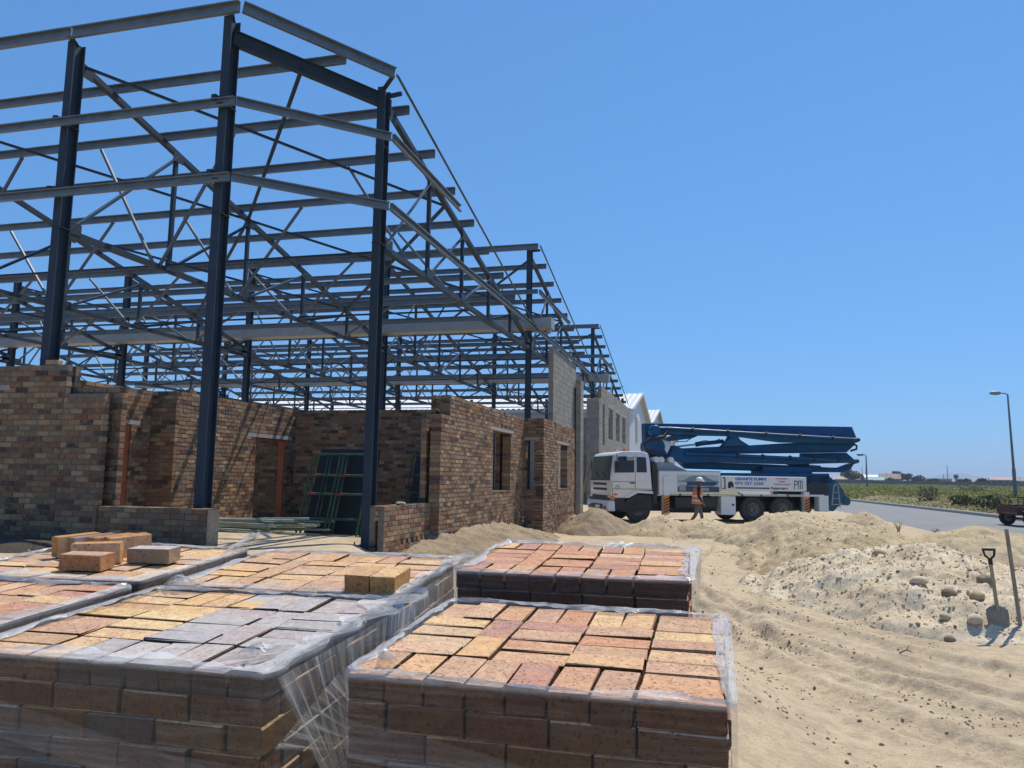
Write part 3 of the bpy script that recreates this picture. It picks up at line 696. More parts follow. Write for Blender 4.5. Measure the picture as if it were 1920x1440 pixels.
# roof cross bracing and bottom chord ties
def roofp(x, y, r): return (x, y, ztop(y, ROWS[r]) - 0.04)
for r in range(3):
    for xa, xb in ((XL[1], XL[0]), (XL[2], XL[1]), (XL[4], XL[3])):
        for ya, yb in ((0.15, 5.2), (5.2, 10.2)):
            y0, y1 = ROWS[r] + ya, min(ROWS[r] + yb, ROWS[r + 1] - 0.3)
            if r == 0 and xb == XL[0] and ya < 1:
                fb(MB().beam(roofp(xa, y0, r), roofp(xb, y1 + 0.1, r), lsec(0.06, 0.06)), 'roof_brace', M_STEEL); fb(MB().beam((-6.6, 10.9, 8.35), roofp(xa, y1, r), lsec(0.06, 0.06)), 'roof_brace', M_STEEL)
                continue
            fb(MB().beam(roofp(xa, y0, r), roofp(xb, y1, r), lsec(0.06, 0.06)), 'roof_brace', M_STEEL)
            fb(MB().beam(roofp(xb, y0, r), Vector(roofp(xa, y1, r)) - Vector((0, 0, 0.07)), lsec(0.06, 0.06)), 'roof_brace', M_STEEL)
for r in range(3):
    for f in (2.6, 7.7):
        y = ROWS[r] + f
        if y < ROWS[r + 1] - 0.4:
            for xa, xb in zip(XL[1:], XL[:-1]): fb(MB().beam((xa + 0.06, y - 0.09, 5.63), (xb - 0.06, y - 0.09, 5.63), lsec(0.05, 0.05, 0.006)), 'bottom_tie', M_STEEL)
# ---------------------------------------------------------------- masonry
def beveled_brick(name, d, mat, bev, jit, seed, seg=1, chips=0):
    rg = random.Random(seed); bm = bmesh.new(); bmesh.ops.create_cube(bm, size=1)
    for v in bm.verts: v.co = Vector((v.co.x * d[0], v.co.y * d[1], v.co.z * d[2]))
    bmesh.ops.bevel(bm, geom=list(bm.edges), offset=bev, segments=seg, affect='EDGES', profile=0.6)
    for v in bm.verts: v.co += Vector((rg.uniform(-jit, jit), rg.uniform(-jit, jit), rg.uniform(-jit, jit)))
    for _ in range(chips):                       # knocked corners
        c = Vector((rg.choice((-1, 1)) * d[0] / 2, rg.choice((-1, 1)) * d[1] / 2, rg.choice((-1, 1)) * d[2] / 2)); k = rg.uniform(0.02, 0.05)
        for v in bm.verts:
            if (v.co - c).length < 0.02: v.co = v.co.lerp(Vector((0, 0, 0)), k * rg.uniform(0.5, 1.2))
    me = bpy.data.meshes.new(name); bm.to_mesh(me); bm.free(); me.materials.append(mat); return me
BR = (0.222, 0.106, 0.073)
WALL_BRICKS = [beveled_brick('brick', BR, M_WB, 0.005, 0.0022, s) for s in range(5)]
BLK = (0.39, 0.14, 0.19)
WALL_BLOCKS = [beveled_brick('block', BLK, M_BL, 0.006, 0.002, s + 50) for s in range(4)]
def cells(s0, s1, z0, z1, ops):
    ss = sorted({s0, s1, *[min(max(v, s0), s1) for o in ops for v in o[:2]]}); zs = sorted({z0, z1, *[min(max(v, z0), z1) for o in ops for v in o[2:4]]})
    for a, b in zip(ss[:-1], ss[1:]):
        run = None
        for c, d in zip(zs[:-1], zs[1:]):
            m, n = (a + b) / 2, (c + d) / 2
            hole = any(o[0] < m < o[1] and o[2] < n < o[3] for o in ops)
            if hole:
                if run: yield a, b, run[0], run[1]
                run = None
            else: run = (run[0], d) if run else (c, d)
        if run: yield a, b, run[0], run[1]
def wall(name, label, cat, origin, rz, L, z0, z1, leaves, ops=(), kind='brick', zref=0.52, group=None, budget=300, ragged=0.0, seed=1, sides=True, core_in=0.008):
    """local x runs along the face, local y into the wall; leaves are (y0, thickness)"""
    t = thing(name, label, cat, (origin[0], origin[1], z0), rz, group); t['kind'] = 'thing'
    rg = random.Random(seed)
    bl, bd, bh = BR if kind == 'brick' else BLK
    ch = bh + 0.012 if kind == 'brick' else bh + 0.01
    ml = 0.011
    meshes = WALL_BRICKS if kind == 'brick' else WALL_BLOCKS
    ca, sa = math.cos(rz), math.sin(rz)
    for li, (y0, th) in enumerate(leaves):
        core = MB()
        for a, b, c, d in cells(0, L, z0, z1, ops):
            ia = core_in if a == 0 or any(abs(a - o[1]) < 1e-6 for o in ops) else 0; ib = core_in if b == L or any(abs(b - o[0]) < 1e-6 for o in ops) else 0
            core.bx(a + ia, b - ib, y0 + core_in, y0 + th - core_in, c - z0, d - z0 - 0.004)
        core.build('mortar_bed', M_MORTAR if kind == 'brick' else M_CONC, t)
        pcs = []
        k0 = math.floor((z0 - zref) / ch)
        k = k0
        while zref + k * ch + bh <= z1 + 0.02:
            zb = zref + k * ch; zc = zb + bh / 2
            off = -(bl + ml) * (0.5 if k % 2 else 0.0) - rg.uniform(0, 0.02)
            s = off
            segs = []
            while s < L:
                segs.append((max(s, 0.0), min(s + bl, L))); s += bl + ml
            for a, b in segs:
                iv = [(a, b)]
                for o in ops:
                    if o[2] < zc < o[3]:
                        nv = []
                        for p, q in iv:
                            if o[1] <= p or o[0] >= q: nv.append((p, q))
                            else:
                                if o[0] > p: nv.append((p, o[0]))
                                if o[1] < q: nv.append((o[1], q))
                        iv = nv
                for p, q in iv:
                    if q - p > 0.03 and zc > z0 - 0.05 and not (ragged and zc > z1 - 0.1 and rg.random() < ragged): pcs.append((p, q, zc))
            k += 1
        cam_l = Vector((ca * (CAM.x - origin[0]) + sa * (CAM.y - origin[1]), -sa * (CAM.x - origin[0]) + ca * (CAM.y - origin[1]), CAM.z))
        pcs.sort(key=lambda p: (Vector(((p[0] + p[1]) / 2, y0, p[2])) - cam_l).length)
        mass = MB()
        for i, (p, q, zc) in enumerate(pcs):
            dy = rg.uniform(-0.0025, 0.003); dz = rg.uniform(-0.0025, 0.0025); rot = rg.uniform(-0.006, 0.006)
            yc = y0 + th / 2 + dy
            if li == 0 and i < budget:
                o = bpy.data.objects.new('brick' if kind == 'brick' else 'block', meshes[rg.randrange(len(meshes))])
                C.objects.link(o); o.parent = t; o.location = ((p + q) / 2, yc, zc - z0 + dz); o.scale = ((q - p) / bl, (th + 0.004) / bd, 1); o.rotation_euler = (0, rot, rot * 0.7)
            else:
                mass.box(((p + q) / 2, yc, zc - z0 + dz), (q - p, th + 0.004, bh), 0, Matrix.Rotation(rot, 3, 'Y'))
        if mass.v:
            m = mass.build('brick_courses' if kind == 'brick' else 'block_courses', M_WBI if kind == 'brick' else M_BLI, t); m['kind'] = 'stuff'
    return t
def part(t, name, mat, boxes, bevel=0.0, org=None):
    mb = MB()
    for b in boxes: mb.bx(*b)
    return mb.build(name, mat, t, False, bevel)
TOPZ = 3.235
HP = math.pi / 2
CAV = [(0.0, 0.106), (0.165, 0.106)]
# front wall at the left (face to -Y)
w = wall('brick_wall', 'tall shaded brown brick wall at the left edge beside the steel column', 'brick wall', (-13.2, 9.65), 0, 3.62, 0.25, TOPZ, CAV, [(1.2, 2.35, 1.1, 2.85)], seed=11, ragged=0.25)
part(w, 'lintel', M_CONC, [(0.95, 2.55, -0.004, 0.1, 2.6, 2.68)])
w = wall('brick_wall', 'narrow brown brick pier ending at the dark cavity gap, left', 'brick wall', (-9.57, 9.62), 0, 0.74, 0.25, 2.78, [(0.0, 0.106)], seed=12)
w2 = wall('brick_wall', 'inner brick leaf standing behind the dark cavity gap, left', 'brick wall', (-9.57, 9.84), 0, 0.86, 0.25, 2.9, [(0.0, 0.106)], seed=13)
w = wall('brick_wall', 'low brown brick wall between the two front steel columns', 'brick wall', (-8.83, 9.65), 0, 1.86, 0.2, 1.085, CAV, seed=14)
part(w, 'mortar_cap', M_MORTAR, [(0.0, 1.86, 0.0, 0.28, 0.886, 0.9), (1.861, 1.872, 0.0, 0.27, 0.1, 0.89)])
# room behind: left wall in two steps, back wall
def door_frame(t, s0, s1, z1, y0=0.0, th=0.22, zb=0.0, tz=0.0):
    f = MB(); w_ = 0.055
    f.bx(s0, s0 + w_, y0, y0 + th, zb, z1); f.bx(s1 - w_, s1, y0, y0 + th, zb, z1); f.bx(s0 + w_, s1 - w_, y0, y0 + th, z1 - w_, z1)
    f.bx(s0 + w_, s0 + w_ + 0.02, y0 + th * 0.4, y0 + th * 0.6, zb, z1 - w_)
    return f.build('door_frame', M_ODOOR, t, False, 0.004)
w = wall('brick_wall', 'brick wall with the orange door frame nearest the left column', 'brick wall', (-11.0, 10.0), HP, 3.25, 0.3, TOPZ, [(0, 0.22)], [(1.86, 2.72, 0.0, 2.52)], seed=15, ragged=0.2)
door_frame(w, 1.86, 2.72, 2.22, 0.03, 0.16); part(w, 'lintel', M_CONC, [(1.6, 2.95, -0.004, 0.22, 2.222, 2.3)])
w = wall('brick_wall', 'short brick return facing the camera between the two door walls', 'brick wall', (-11.22, 13.27), 0, 0.78, 0.3, TOPZ, [(0, 0.106)], seed=16)
w = wall('brick_wall', 'sunlit rough brick side wall of the room with slanting frame shadows', 'brick wall', (-10.45, 13.39), HP, 4.5, 0.3, TOPZ, [(0, 0.22)], [(2.75, 4.1, 0.0, 2.45)], seed=17, ragged=0.12)
door_frame(w, 2.75, 4.1, 2.15, 0.03, 0.16); part(w, 'lintel', M_CONC, [(2.4, 4.35, -0.006, 0.22, 2.152, 2.24)])
w = wall('brick_wall', 'shaded brick back wall behind the green scaffold frames', 'brick wall', (-14.0, 17.9), 0, 8.43, 0.2, TOPZ, [(0, 0.22)], seed=18, ragged=0.05)
w = wall('brick_wall', 'brick wall seen through the first doorway, in shade', 'brick wall', (-13.6, 14.6), 0, 2.35, 0.3, TOPZ, [(0, 0.11)], seed=28, budget=60)
# right wall with window (face to +X : run along +Y, into wall is -X => rz = +90deg gives local y = -X)
vent = lambda s0, s1, st=0.233: [(s, s + 0.095, 0.437, 0.517) for s in np.arange(s0, s1, st)]
w = wall('brick_wall', 'long sunlit brick wall with one window and a row of vents at its foot', 'brick wall', (-5.10, 14.10), HP, 6.75, 0.0, TOPZ, [(0, 0.22), (0.30, 0.106)],
         [(3.65, 5.3, 1.27, 2.72), (0, 0.50, 2.815, 9)] + vent(0.62, 6.5) + [(3.95 + 0.4 * i, 4.07 + 0.4 * i, 2.825, 2.9) for i in range(3)], seed=19)
part(w, 'lintel', M_CONC, [(3.4, 5.55, -0.006, 0.215, 2.722, 2.805)]); part(w, 'sill', M_MORTAR, [(3.62, 5.33, -0.012, 0.22, 1.247, 1.268)])
w = wall('brick_wall', 'narrow brick end pier beside the dark cavity of the window wall', 'brick wall', (-5.535, 14.36), 0, 0.106, 0.2, 2.83, [(0, 0.222)], seed=20)
w = wall('brick_wall', 'low sunlit brick wall beside the middle steel column', 'brick wall', (-5.27, 11.95), HP, 2.14, 0.0, 1.085, CAV, vent(0.72, 2.1), seed=21)
part(w, 'mortar_cap', M_MORTAR, [(0, 2.14, 0.0, 0.106, 1.085, 1.1), (-0.012, 0.0, 0.0, 0.106, 0.0, 1.09), (-0.012, 0.0, 0.165, 0.27, 0.0, 1.09)])
w = wall('brick_wall', 'narrow brick return with a tall slot opening facing the camera', 'brick wall', (-5.10, 20.86), 0, 0.55, 0.0, TOPZ, [(0, 0.22)], [(0.05, 0.29, 1.27, 2.62)], seed=22)
part(w, 'lintel', M_CONC, [(0.0, 0.42, -0.006, 0.21, 2.622, 2.71)])
w = wall('brick_wall', 'sunlit brick wall with the far window, next to the block pier', 'brick wall', (-4.548, 20.86), HP, 4.9, 0.0, TOPZ, [(0, 0.22)], [(2.1, 3.55, 1.27, 2.62)] + vent(0.1, 4.7), seed=23)
part(w, 'lintel', M_CONC, [(1.85, 3.8, -0.006, 0.215, 2.622, 2.705)]); part(w, 'sill', M_MORTAR, [(2.07, 3.58, -0.012, 0.22, 1.247, 1.268)])
# concrete block walls
w = wall('block_wall', 'tall sunlit concrete block wall rising above the brick wall', 'block wall', (-5.25, 25.5), HP, 4.5, 0.2, 6.03, [(0, 0.17)], kind='block', zref=0.4, seed=31)
w = wall('block_pier', 'slim concrete block pier standing clear in front of the block walls', 'block pier', (-4.99, 29.55), HP, 0.66, 0.0, 5.38, [(0, 0.19)], kind='block', zref=0.4, seed=32)
w = wall('block_wall', 'far concrete block wall with four tall narrow windows', 'block wall', (-5.25, 36.5), HP, 12.2, 0.0, 6.03, [(0, 0.17)], [(0.0, 0.5, 5.35, 9), (1.0, 1.7, 3.2, 5.22), (3.15, 4.85, 3.6, 5.22), (6.25, 8.0, 3.65, 5.22), (9.35, 11.0, 3.65, 5.22)], kind='block', zref=0.4, seed=33)
part(w, 'lintel', M_CONC, [(2.9, 5.1, -0.004, 0.17, 5.221, 5.39), (6.0, 8.25, -0.004, 0.17, 5.221, 5.39), (9.1, 11.25, -0.004, 0.17, 5.221, 5.39)])
w = wall('block_wall', 'short block return at the near end of the far block wall', 'block wall', (-5.85, 36.29), 0, 0.6, 0.0, 5.35, [(0, 0.19)], kind='block', zref=0.4, seed=34)
w = wall('block_wall', 'long shaded block party wall below the white shed roof', 'block wall', (-31, 49.2), 0, 25.6, 0.0, 5.4, [(0, 0.19)], kind='block', zref=0.4, seed=35, budget=300)
# loose bricks left on the wall tops
def brick_obj(name, label, cat, loc, rot, mesh, group=None):
    o = bpy.data.objects.new(name, mesh); link(o); o.location = loc; o.rotation_euler = rot; return tag(o, label, cat, group)
brick_obj('loose_brick', 'single brown brick lying on top of the tall left wall', 'brick', (-9.92, 9.72, TOPZ + 0.042), (0, 0, 0.06), WALL_BRICKS[0])
brick_obj('loose_brick', 'single brick lying on top of the sunlit room wall', 'brick', (-10.56, 13.85, TOPZ + 0.04), (0, 0, HP), WALL_BRICKS[1])
o = link(bpy.data.objects.new('mortar_lump', stone_mesh('mortar_lump', 71, M_CONC))); o.scale = (0.09, 0.1, 0.06); o.location = (-5.33, 12.75, 1.13); tag(o, 'pale mortar lump on the low sunlit wall', 'mortar lump')
# ---------------------------------------------------------------- brick pallets in stretch film
def two_tone(name):
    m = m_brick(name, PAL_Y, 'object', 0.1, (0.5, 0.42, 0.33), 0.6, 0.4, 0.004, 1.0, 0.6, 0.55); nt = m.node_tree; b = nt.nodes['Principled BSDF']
    src = b.inputs['Base Color'].links[0].from_socket
    sx = nd(nt, 'ShaderNodeSeparateXYZ', {0: nd(nt, 'ShaderNodeTexCoord').outputs['Object']})
    f = ramp(nt, math_(nt, 'ADD', math_(nt, 'MULTIPLY', sx.outputs[0], 5.0), math_(nt, 'MULTIPLY_ADD', noise(nt, nd(nt, 'ShaderNodeTexCoord').outputs['Object'], 14, 4, 0.6), 0.5, 0.25)), [(0.46, 0.0), (0.56, 1.0)])
    nt.links.new(mix(nt, f, src, (0.45, 0.42, 0.39)), b.inputs['Base Color']); return m
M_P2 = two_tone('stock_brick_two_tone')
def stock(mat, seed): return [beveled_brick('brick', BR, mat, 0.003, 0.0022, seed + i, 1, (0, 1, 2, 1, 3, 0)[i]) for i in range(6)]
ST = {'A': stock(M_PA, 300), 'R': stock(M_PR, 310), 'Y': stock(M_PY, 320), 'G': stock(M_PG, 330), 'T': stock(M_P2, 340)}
STL = {'A': stock(M_LA, 360), 'Y': stock(M_LY, 370), 'G': stock(M_LG, 380)}
PW, PD = 1.03, 0.905
def top_pattern():
    out = []; g = 0.1135; l = 0.2275
    for i in range(8): out.append((0.80 + 0.111, 0.053 + i * g, 0))                       # right column of stretchers
    for c in (0.0, ):
        for i in range(4): out.append((0.111, 0.282 + i * g, 0))
    for i in range(7): out.append((0.053 + i * g, 0.111, 1)); out.append((0.053 + i * g, 0.793, 1))
    for i in range(2): out.append((0.053 + 0.2325, 0.338 + i * l, 1))
    for c in (0.345, 0.345 + l):
        for i in range(4): out.append((c + 0.111, 0.282 + i * g, 0))
    return out
def film_mesh(H, seed, rim=0.06, flare=None):
    """film sleeve round the load with its rim folded over the top edge"""
    rg = np.random.RandomState(seed); n = 300; rc = 0.035
    x0, x1, y0, y1 = -PW / 2 - 0.012, PW / 2 + 0.012, -PD / 2 - 0.012, PD / 2 + 0.012
    per = 2 * (x1 - x0) + 2 * (y1 - y0); pts = []; nor = []
    for i in range(n):
        s = per * i / n
        if s < x1 - x0: p, q = (x0 + s, y0), (0, -1)
        elif s < (x1 - x0) + (y1 - y0): p, q = (x1, y0 + s - (x1 - x0)), (1, 0)
        elif s < 2 * (x1 - x0) + (y1 - y0): p, q = (x1 - (s - (x1 - x0) - (y1 - y0)), y1), (0, 1)
        else: p, q = (x0, y1 - (s - 2 * (x1 - x0) - (y1 - y0))), (-1, 0)
        # round the corners
        cx = min(max(p[0], x0 + rc), x1 - rc); cy = min(max(p[1], y0 + rc), y1 - rc); d = (p[0] - cx, p[1] - cy); L = math.hypot(*d) or 1
        if abs(d[0]) > 1e-6 and abs(d[1]) > 1e-6: p = (cx + d[0] / L * rc, cy + d[1] / L * rc); q = (d[0] / L, d[1] / L)
        pts.append(p); nor.append(q)
    pts = np.array(pts); nor = np.array(nor); s = np.arange(n) / n * per
    rows = []
    zs = list(np.linspace(0.10, H - 0.02, 22)) + [H - 0.006, H + 0.004]
    for k, z in enumerate(zs):
        o = 0.006 * fbm(s * 2.2, np.full(n, z * 6.0), 3, seed) + 0.0045 * fbm(s * 3.0 + z * 6, np.full(n, z * 34), 3, seed + 3) + 0.003
        o = np.abs(o) + 0.001
        zz = np.full(n, z)
        if flare is not None:
            f = flare(pts, z, H); o = o + f * (1 + 0.22 * np.sin(s * 26 + (H - z) * 15) + 0.9 * fbm(s * 9 + (H - z) * 5, np.full(n, z * 1.2), 3, seed + 8))
            zz = zz + f * 0.25
        rows.append(np.column_stack([pts[:, 0] + nor[:, 0] * o, pts[:, 1] + nor[:, 1] * o, zz]))
    wid = rim * (0.6 + 2.2 * fbm(s * 1.9, np.zeros(n), 3, seed + 5) + 1.1 * fbm(s * 8, np.zeros(n), 3, seed + 6) + 0.25); wid = np.maximum(wid, 0.010)
    for t in (0.12, 0.35, 0.6, 0.82, 1.0):
        d = wid * t
        lift = 0.006 + 0.008 * np.sin(t * 3.1) + 0.045 * (fbm(s * 7 + t * 2.5, np.full(n, t * 3), 4, seed + 7, 0.6)) * t
        b = rows[23].copy()
        if flare is not None:
            f = flare(pts, H, H); b[:, 0] -= nor[:, 0] * f * t; b[:, 1] -= nor[:, 1] * f * t
        rows.append(np.column_stack([b[:, 0] - nor[:, 0] * d, b[:, 1] - nor[:, 1] * d, np.full(n, H) + np.maximum(lift, 0.003)]))
    V = np.concatenate(rows); m = len(rows)
    F = [(k * n + i, k * n + (i + 1) % n, (k + 1) * n + (i + 1) % n, (k + 1) * n + i) for k in range(m - 1) for i in range(n)]
    me = bpy.data.meshes.new('plastic_wrap'); me.from_pydata(V.tolist(), [], F)
    uv = me.uv_layers.new(name='UVMap'); zl = [z for z in zs] + [H + 0.02 * (j + 1) for j in range(5)]
    data = np.zeros((len(F) * 4, 2)); j = 0
    for k in range(m - 1):
        for i in range(n):
            a, b = s[i], s[i] + per / n
            data[j:j + 4] = ((a, zl[k]), (b, zl[k]), (b, zl[k + 1]), (a, zl[k + 1])); j += 4
    uv.data.foreach_set('uv', data.ravel()); me.materials.append(M_FILM); me.shade_smooth(); me.set_sharp_from_angle(angle=0.7); me.update(); return me
WOODB = m_paint('pallet_timber', (0.30, 0.2, 0.11), 0.85, 0, 0.3, 6.0, (0.15, 0.1, 0.07), 0.5)
TILT = math.atan(0.066)
def pallet(label, cx, yf, zf, yaw, kinds, seed, flipx=False, flipy=False, rim=0.06, flare=None, layers=11, skip=(), tilt=TILT, choose=None):
    """(cx, yf, zf): middle of the front top edge"""
    H = 0.115 + layers * 0.0765
    t = thing('brick_pallet', label, 'brick pallet', (0, 0, 0), 0, 'film wrapped brick pallets in the foreground')
    Rm = Matrix.Rotation(yaw, 4, 'Z') @ Matrix.Rotation(tilt, 4, 'X')
    t.matrix_world = Matrix.Translation(Vector((cx, yf, zf)) - Rm.to_3x3() @ Vector((0, -PD / 2, H))) @ Rm
    rg = random.Random(seed)
    def put(x, y, z, deep, k, roll=0.0):
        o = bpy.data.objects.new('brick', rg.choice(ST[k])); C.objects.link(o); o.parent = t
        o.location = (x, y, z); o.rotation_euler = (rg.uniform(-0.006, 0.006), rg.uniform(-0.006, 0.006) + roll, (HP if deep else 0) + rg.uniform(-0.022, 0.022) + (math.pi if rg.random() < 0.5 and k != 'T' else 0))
        return o
    for i, (x, y, deep) in enumerate(top_pattern()):
        if i in skip: continue
        if flipx: x = PW - x
        if flipy: y = PD - y
        k = choose(x, y) if choose else rg.choice(kinds)
        o = put(x - PW / 2 + rg.uniform(-0.003, 0.003), y - PD / 2 + rg.uniform(-0.004, 0.004), H - 0.0375 + rg.uniform(-0.006, 0.003), deep, k)
    for L in range(layers - 1):
        z = 0.115 + L * 0.0765 + 0.038
        a = L % 2
        if a: xs_ = [-PW / 2 + 0.053] + [-PW / 2 + 0.106 + 0.008 + 0.111 + i * 0.2295 for i in range(4)]; dp = [1, 0, 0, 0, 0]
        else: xs_ = [-PW / 2 + 0.111 + i * 0.2295 for i in range(4)] + [PW / 2 - 0.053]; dp = [0, 0, 0, 0, 1]
        for sgn in (-1, 1):
            for x, d in zip(xs_, dp):
                y = sgn * (PD / 2 - (0.111 if d else 0.053)); put(x, y + rg.uniform(-0.006, 0.004), z, d, rg.choice(kinds))
        for sgn in (-1, 1):
            for j in range(3 if a else 2):
                yy = -PD / 2 + (0.125 + 0.111 + j * 0.2295 if a else 0.24 + 0.111 + j * 0.2295)
                put(sgn * (PW / 2 - 0.053) + rg.uniform(-0.005, 0.004), yy, z, 1, rg.choice(kinds))
    cb = MB().bx(-PW / 2 + 0.1, PW / 2 - 0.1, -PD / 2 + 0.1, PD / 2 - 0.1, 0.12, H - 0.076).build('inner_bricks', M_PCORE, t); cb['kind'] = 'stuff'
    for i in range(3): MB().bx(-PW / 2, PW / 2, -PD / 2 + i * (PD - 0.1) / 2, -PD / 2 + 0.1 + i * (PD - 0.1) / 2, 0, 0.075).build('bearer', WOODB, t)
    for i in range(6):
        x = -PW / 2 + i * (PW - 0.11) / 5; MB().bx(x, x + 0.11, -PD / 2, PD / 2, 0.077, 0.107).build('deck_board', WOODB, t)
    link(bpy.data.objects.new('plastic_wrap', film_mesh(H, seed, rim, flare)), t)
    return t
def flare_right(amt, back=0.0):
    def f(p, z, H):
        w = sstep(PW / 2 - 0.02, PW / 2, p[:, 0]) * (0.25 + 0.75 * sstep(-0.3, 0.45, p[:, 1])) * math.exp(-((H - z) / 0.42) ** 2)
        return amt * w
    return f
def grey_right(x, y):
    u = x - 0.25 * (y - 0.45)
    return 'G' if u > 0.47 else ('T' if u > 0.40 else rng.choice('YAA'))
PAL = {}
PAL['A'] = pallet('front pallet of orange bricks, film folded round its top, right of centre', -0.485, 2.06, 1.095, 0.0, 'AAAAYR', 501, rim=0.05)
PAL['B'] = pallet('front left pallet whose top bricks turn from yellow to grey', -1.735, 1.965, 1.095, 0.03, 'YYAG', 502, flipx=True, rim=0.05, flare=flare_right(0.12), choose=grey_right)
PAL['C'] = pallet('rear right pallet of reddish bricks beside the sand track', -0.625, 3.42, 1.217, 0.02, 'RRRA', 503, rim=0.06, flare=flare_right(0.03))
PAL['D'] = pallet('middle rear pallet of yellow-orange bricks with two bricks on its edge', -1.78, 2.98, 1.158, 0.06, 'AYYA', 504, flipy=True, rim=0.04, flare=flare_right(0.07))
PAL['E'] = pallet('rear left pallet of yellow bricks carrying loose bricks', -2.985, 2.93, 1.158, 0.05, 'YYYA', 505, flipx=True, rim=0.05)
PAL['F'] = pallet('left edge pallet of red-brown bricks in front of the loose bricks', -2.90, 1.93, 1.095, 0.03, 'RAR', 506, rim=0.05)
# loose bricks on the pallets
def on_pallet(key, lx, ly, lz, rot, mat, label, size=None, roll=0.0):
    t = PAL[key]; H = 0.115 + 11 * 0.0765; me = rng.choice(STL[mat])
    o = link(bpy.data.objects.new('loose_brick', me)); tag(o, label, 'brick', 'loose bricks on the pallets')
    bpy.context.view_layer.update()
    o.matrix_world = t.matrix_world @ Matrix.Translation((lx, ly, H + lz)) @ Matrix.Rotation(rot, 4, 'Z') @ Matrix.Rotation(roll, 4, 'X')
    return o
EG = 0.055
on_pallet('E', -0.275, 0.10, EG, 1.18, 'Y', 'tan brick on edge at the left end of the loose row', roll=HP)
on_pallet('E', -0.175, 0.10, EG, 1.18, 'G', 'greyish brick on edge, second of the loose row from the left', roll=HP)
on_pallet('E', -0.075, 0.12, EG, 1.15, 'Y', 'yellow brick on edge, third of the loose row from the left', roll=HP)
on_pallet('E', 0.015, 0.13, EG, 1.12, 'A', 'orange-tan brick on edge at the right end of the loose row', roll=HP)
on_pallet('E', 0.030, -0.11, EG, 0.42, 'A', 'orange brick on edge lying across in front of the loose row', roll=HP)
on_pallet('E', 0.085, -0.25, 0.04, 0.06, 'A', 'dark spotted orange brick nearest the camera among the loose bricks')
on_pallet('E', 0.280, -0.02, 0.042, 0.08, 'G', 'grey brick lying alone right of the loose row')
on_pallet('D', 0.35, -0.36, 0.04, HP, 'Y', 'dull tan brick, left one of the pair on the middle pallet edge')
on_pallet('D', 0.46, -0.36, 0.04, HP + 0.03, 'Y', 'dull tan brick, right one of the pair on the middle pallet edge')

# gathered, twisted film pulled off the front left pallet into the gap, and loose flaps
def fan(key, edge, apex, folds, depth, seed, name='loose_film'):
    t = PAL[key]; nu, nv = 120, 16; rg = random.Random(seed); V = []; F = []; UV = []
    e0, e1 = Vector(edge[0]), Vector(edge[1]); ap = Vector(apex)
    for j in range(nv + 1):
        v = j / nv
        for i in range(nu + 1):
            u = i / nu; p = e0.lerp(e1, u); q = p.lerp(ap + (p - e0.lerp(e1, 0.5)) * 0.10, v ** 0.85)
            w = math.sin(u * folds * 6.283 + 1.5 * math.sin(u * 9)) * depth * math.sin(min(v * 2.2, 1) * 1.57) * (1 - 0.55 * v)
            sag = -0.10 * math.sin(v * math.pi) * (0.6 + 0.4 * u)
            V.append((q.x + w + 0.012, q.y + w * 0.25, q.z + sag * 0.6 + 0.3 * w))
    for j in range(nv):
        for i in range(nu): a = j * (nu + 1) + i; F.append((a, a + 1, a + nu + 2, a + nu + 1))
    me = bpy.data.meshes.new(name); me.from_pydata(V, [], F); uv = me.uv_layers.new(name='UVMap'); d = []
    for j in range(nv):
        for i in range(nu):
            for a, b in ((i, j), (i + 1, j), (i + 1, j + 1), (i, j + 1)): d += [b / nv * 0.4, a / nu * 0.9]
    uv.data.foreach_set('uv', d); me.materials.append(M_FILM2); me.shade_smooth()
    return link(bpy.data.objects.new(name, me), t)
HT = 0.115 + 11 * 0.0765
fan('B', ((PW / 2 + 0.025, -0.44, HT - 0.015), (PW / 2 + 0.12, 0.45, HT + 0.015)), (PW / 2 + 0.17, -0.12, 0.40), 15, 0.017, 3)
fan('B', ((PW / 2 + 0.03, -0.46, HT - 0.20), (PW / 2 + 0.05, -0.1, HT - 0.10)), (PW / 2 + 0.15, 0.10, 0.62), 7, 0.012, 9)
fan('D', ((PW / 2 + 0.02, -0.40, HT - 0.02), (PW / 2 + 0.08, 0.42, HT)), (PW / 2 + 0.12, -0.30, 0.55), 8, 0.014, 4)
def flap(key, base, tip, seed):
    t = PAL[key]; a, b = Vector(base[0]), Vector(base[1]); c = Vector(tip); V = []; F = []; n = 10; d = []
    for j in range(n + 1):
        for i in range(n + 1):
            u, v = i / n, j / n; p = a.lerp(b, u).lerp(c, v * 0.92); p += Vector((0.012 * math.sin(u * 11 + seed), 0.014 * math.sin(u * 8 + v * 3 + seed), 0.03 * v * (1 - v) + 0.012 * math.sin(u * 14 + seed))) * (0.3 + v)
            V.append(tuple(p))
    F = [(j * (n + 1) + i, j * (n + 1) + i + 1, (j + 1) * (n + 1) + i + 1, (j + 1) * (n + 1) + i) for j in range(n) for i in range(n)]
    me = bpy.data.meshes.new('film_flap'); me.from_pydata(V, [], F); uv = me.uv_layers.new(name='UVMap')
    for j in range(n):
        for i in range(n):
            for x, y in ((i, j), (i + 1, j), (i + 1, j + 1), (i, j + 1)): d += [x / n * 0.3, 0.95 + y / n * 0.12]
    uv.data.foreach_set('uv', d); me.materials.append(M_FILM); me.shade_smooth(); return link(bpy.data.objects.new('film_flap', me), t)
flap('E', ((PW / 2 - 0.02, 0.2, HT), (PW / 2 - 0.12, 0.46, HT)), (PW / 2 + 0.05, 0.50, HT + 0.085), 1)
flap('B', ((-PW / 2, 0.46, HT), (-PW / 2 + 0.3, 0.46, HT)), (-PW / 2 + 0.12, 0.42, HT + 0.06), 2)
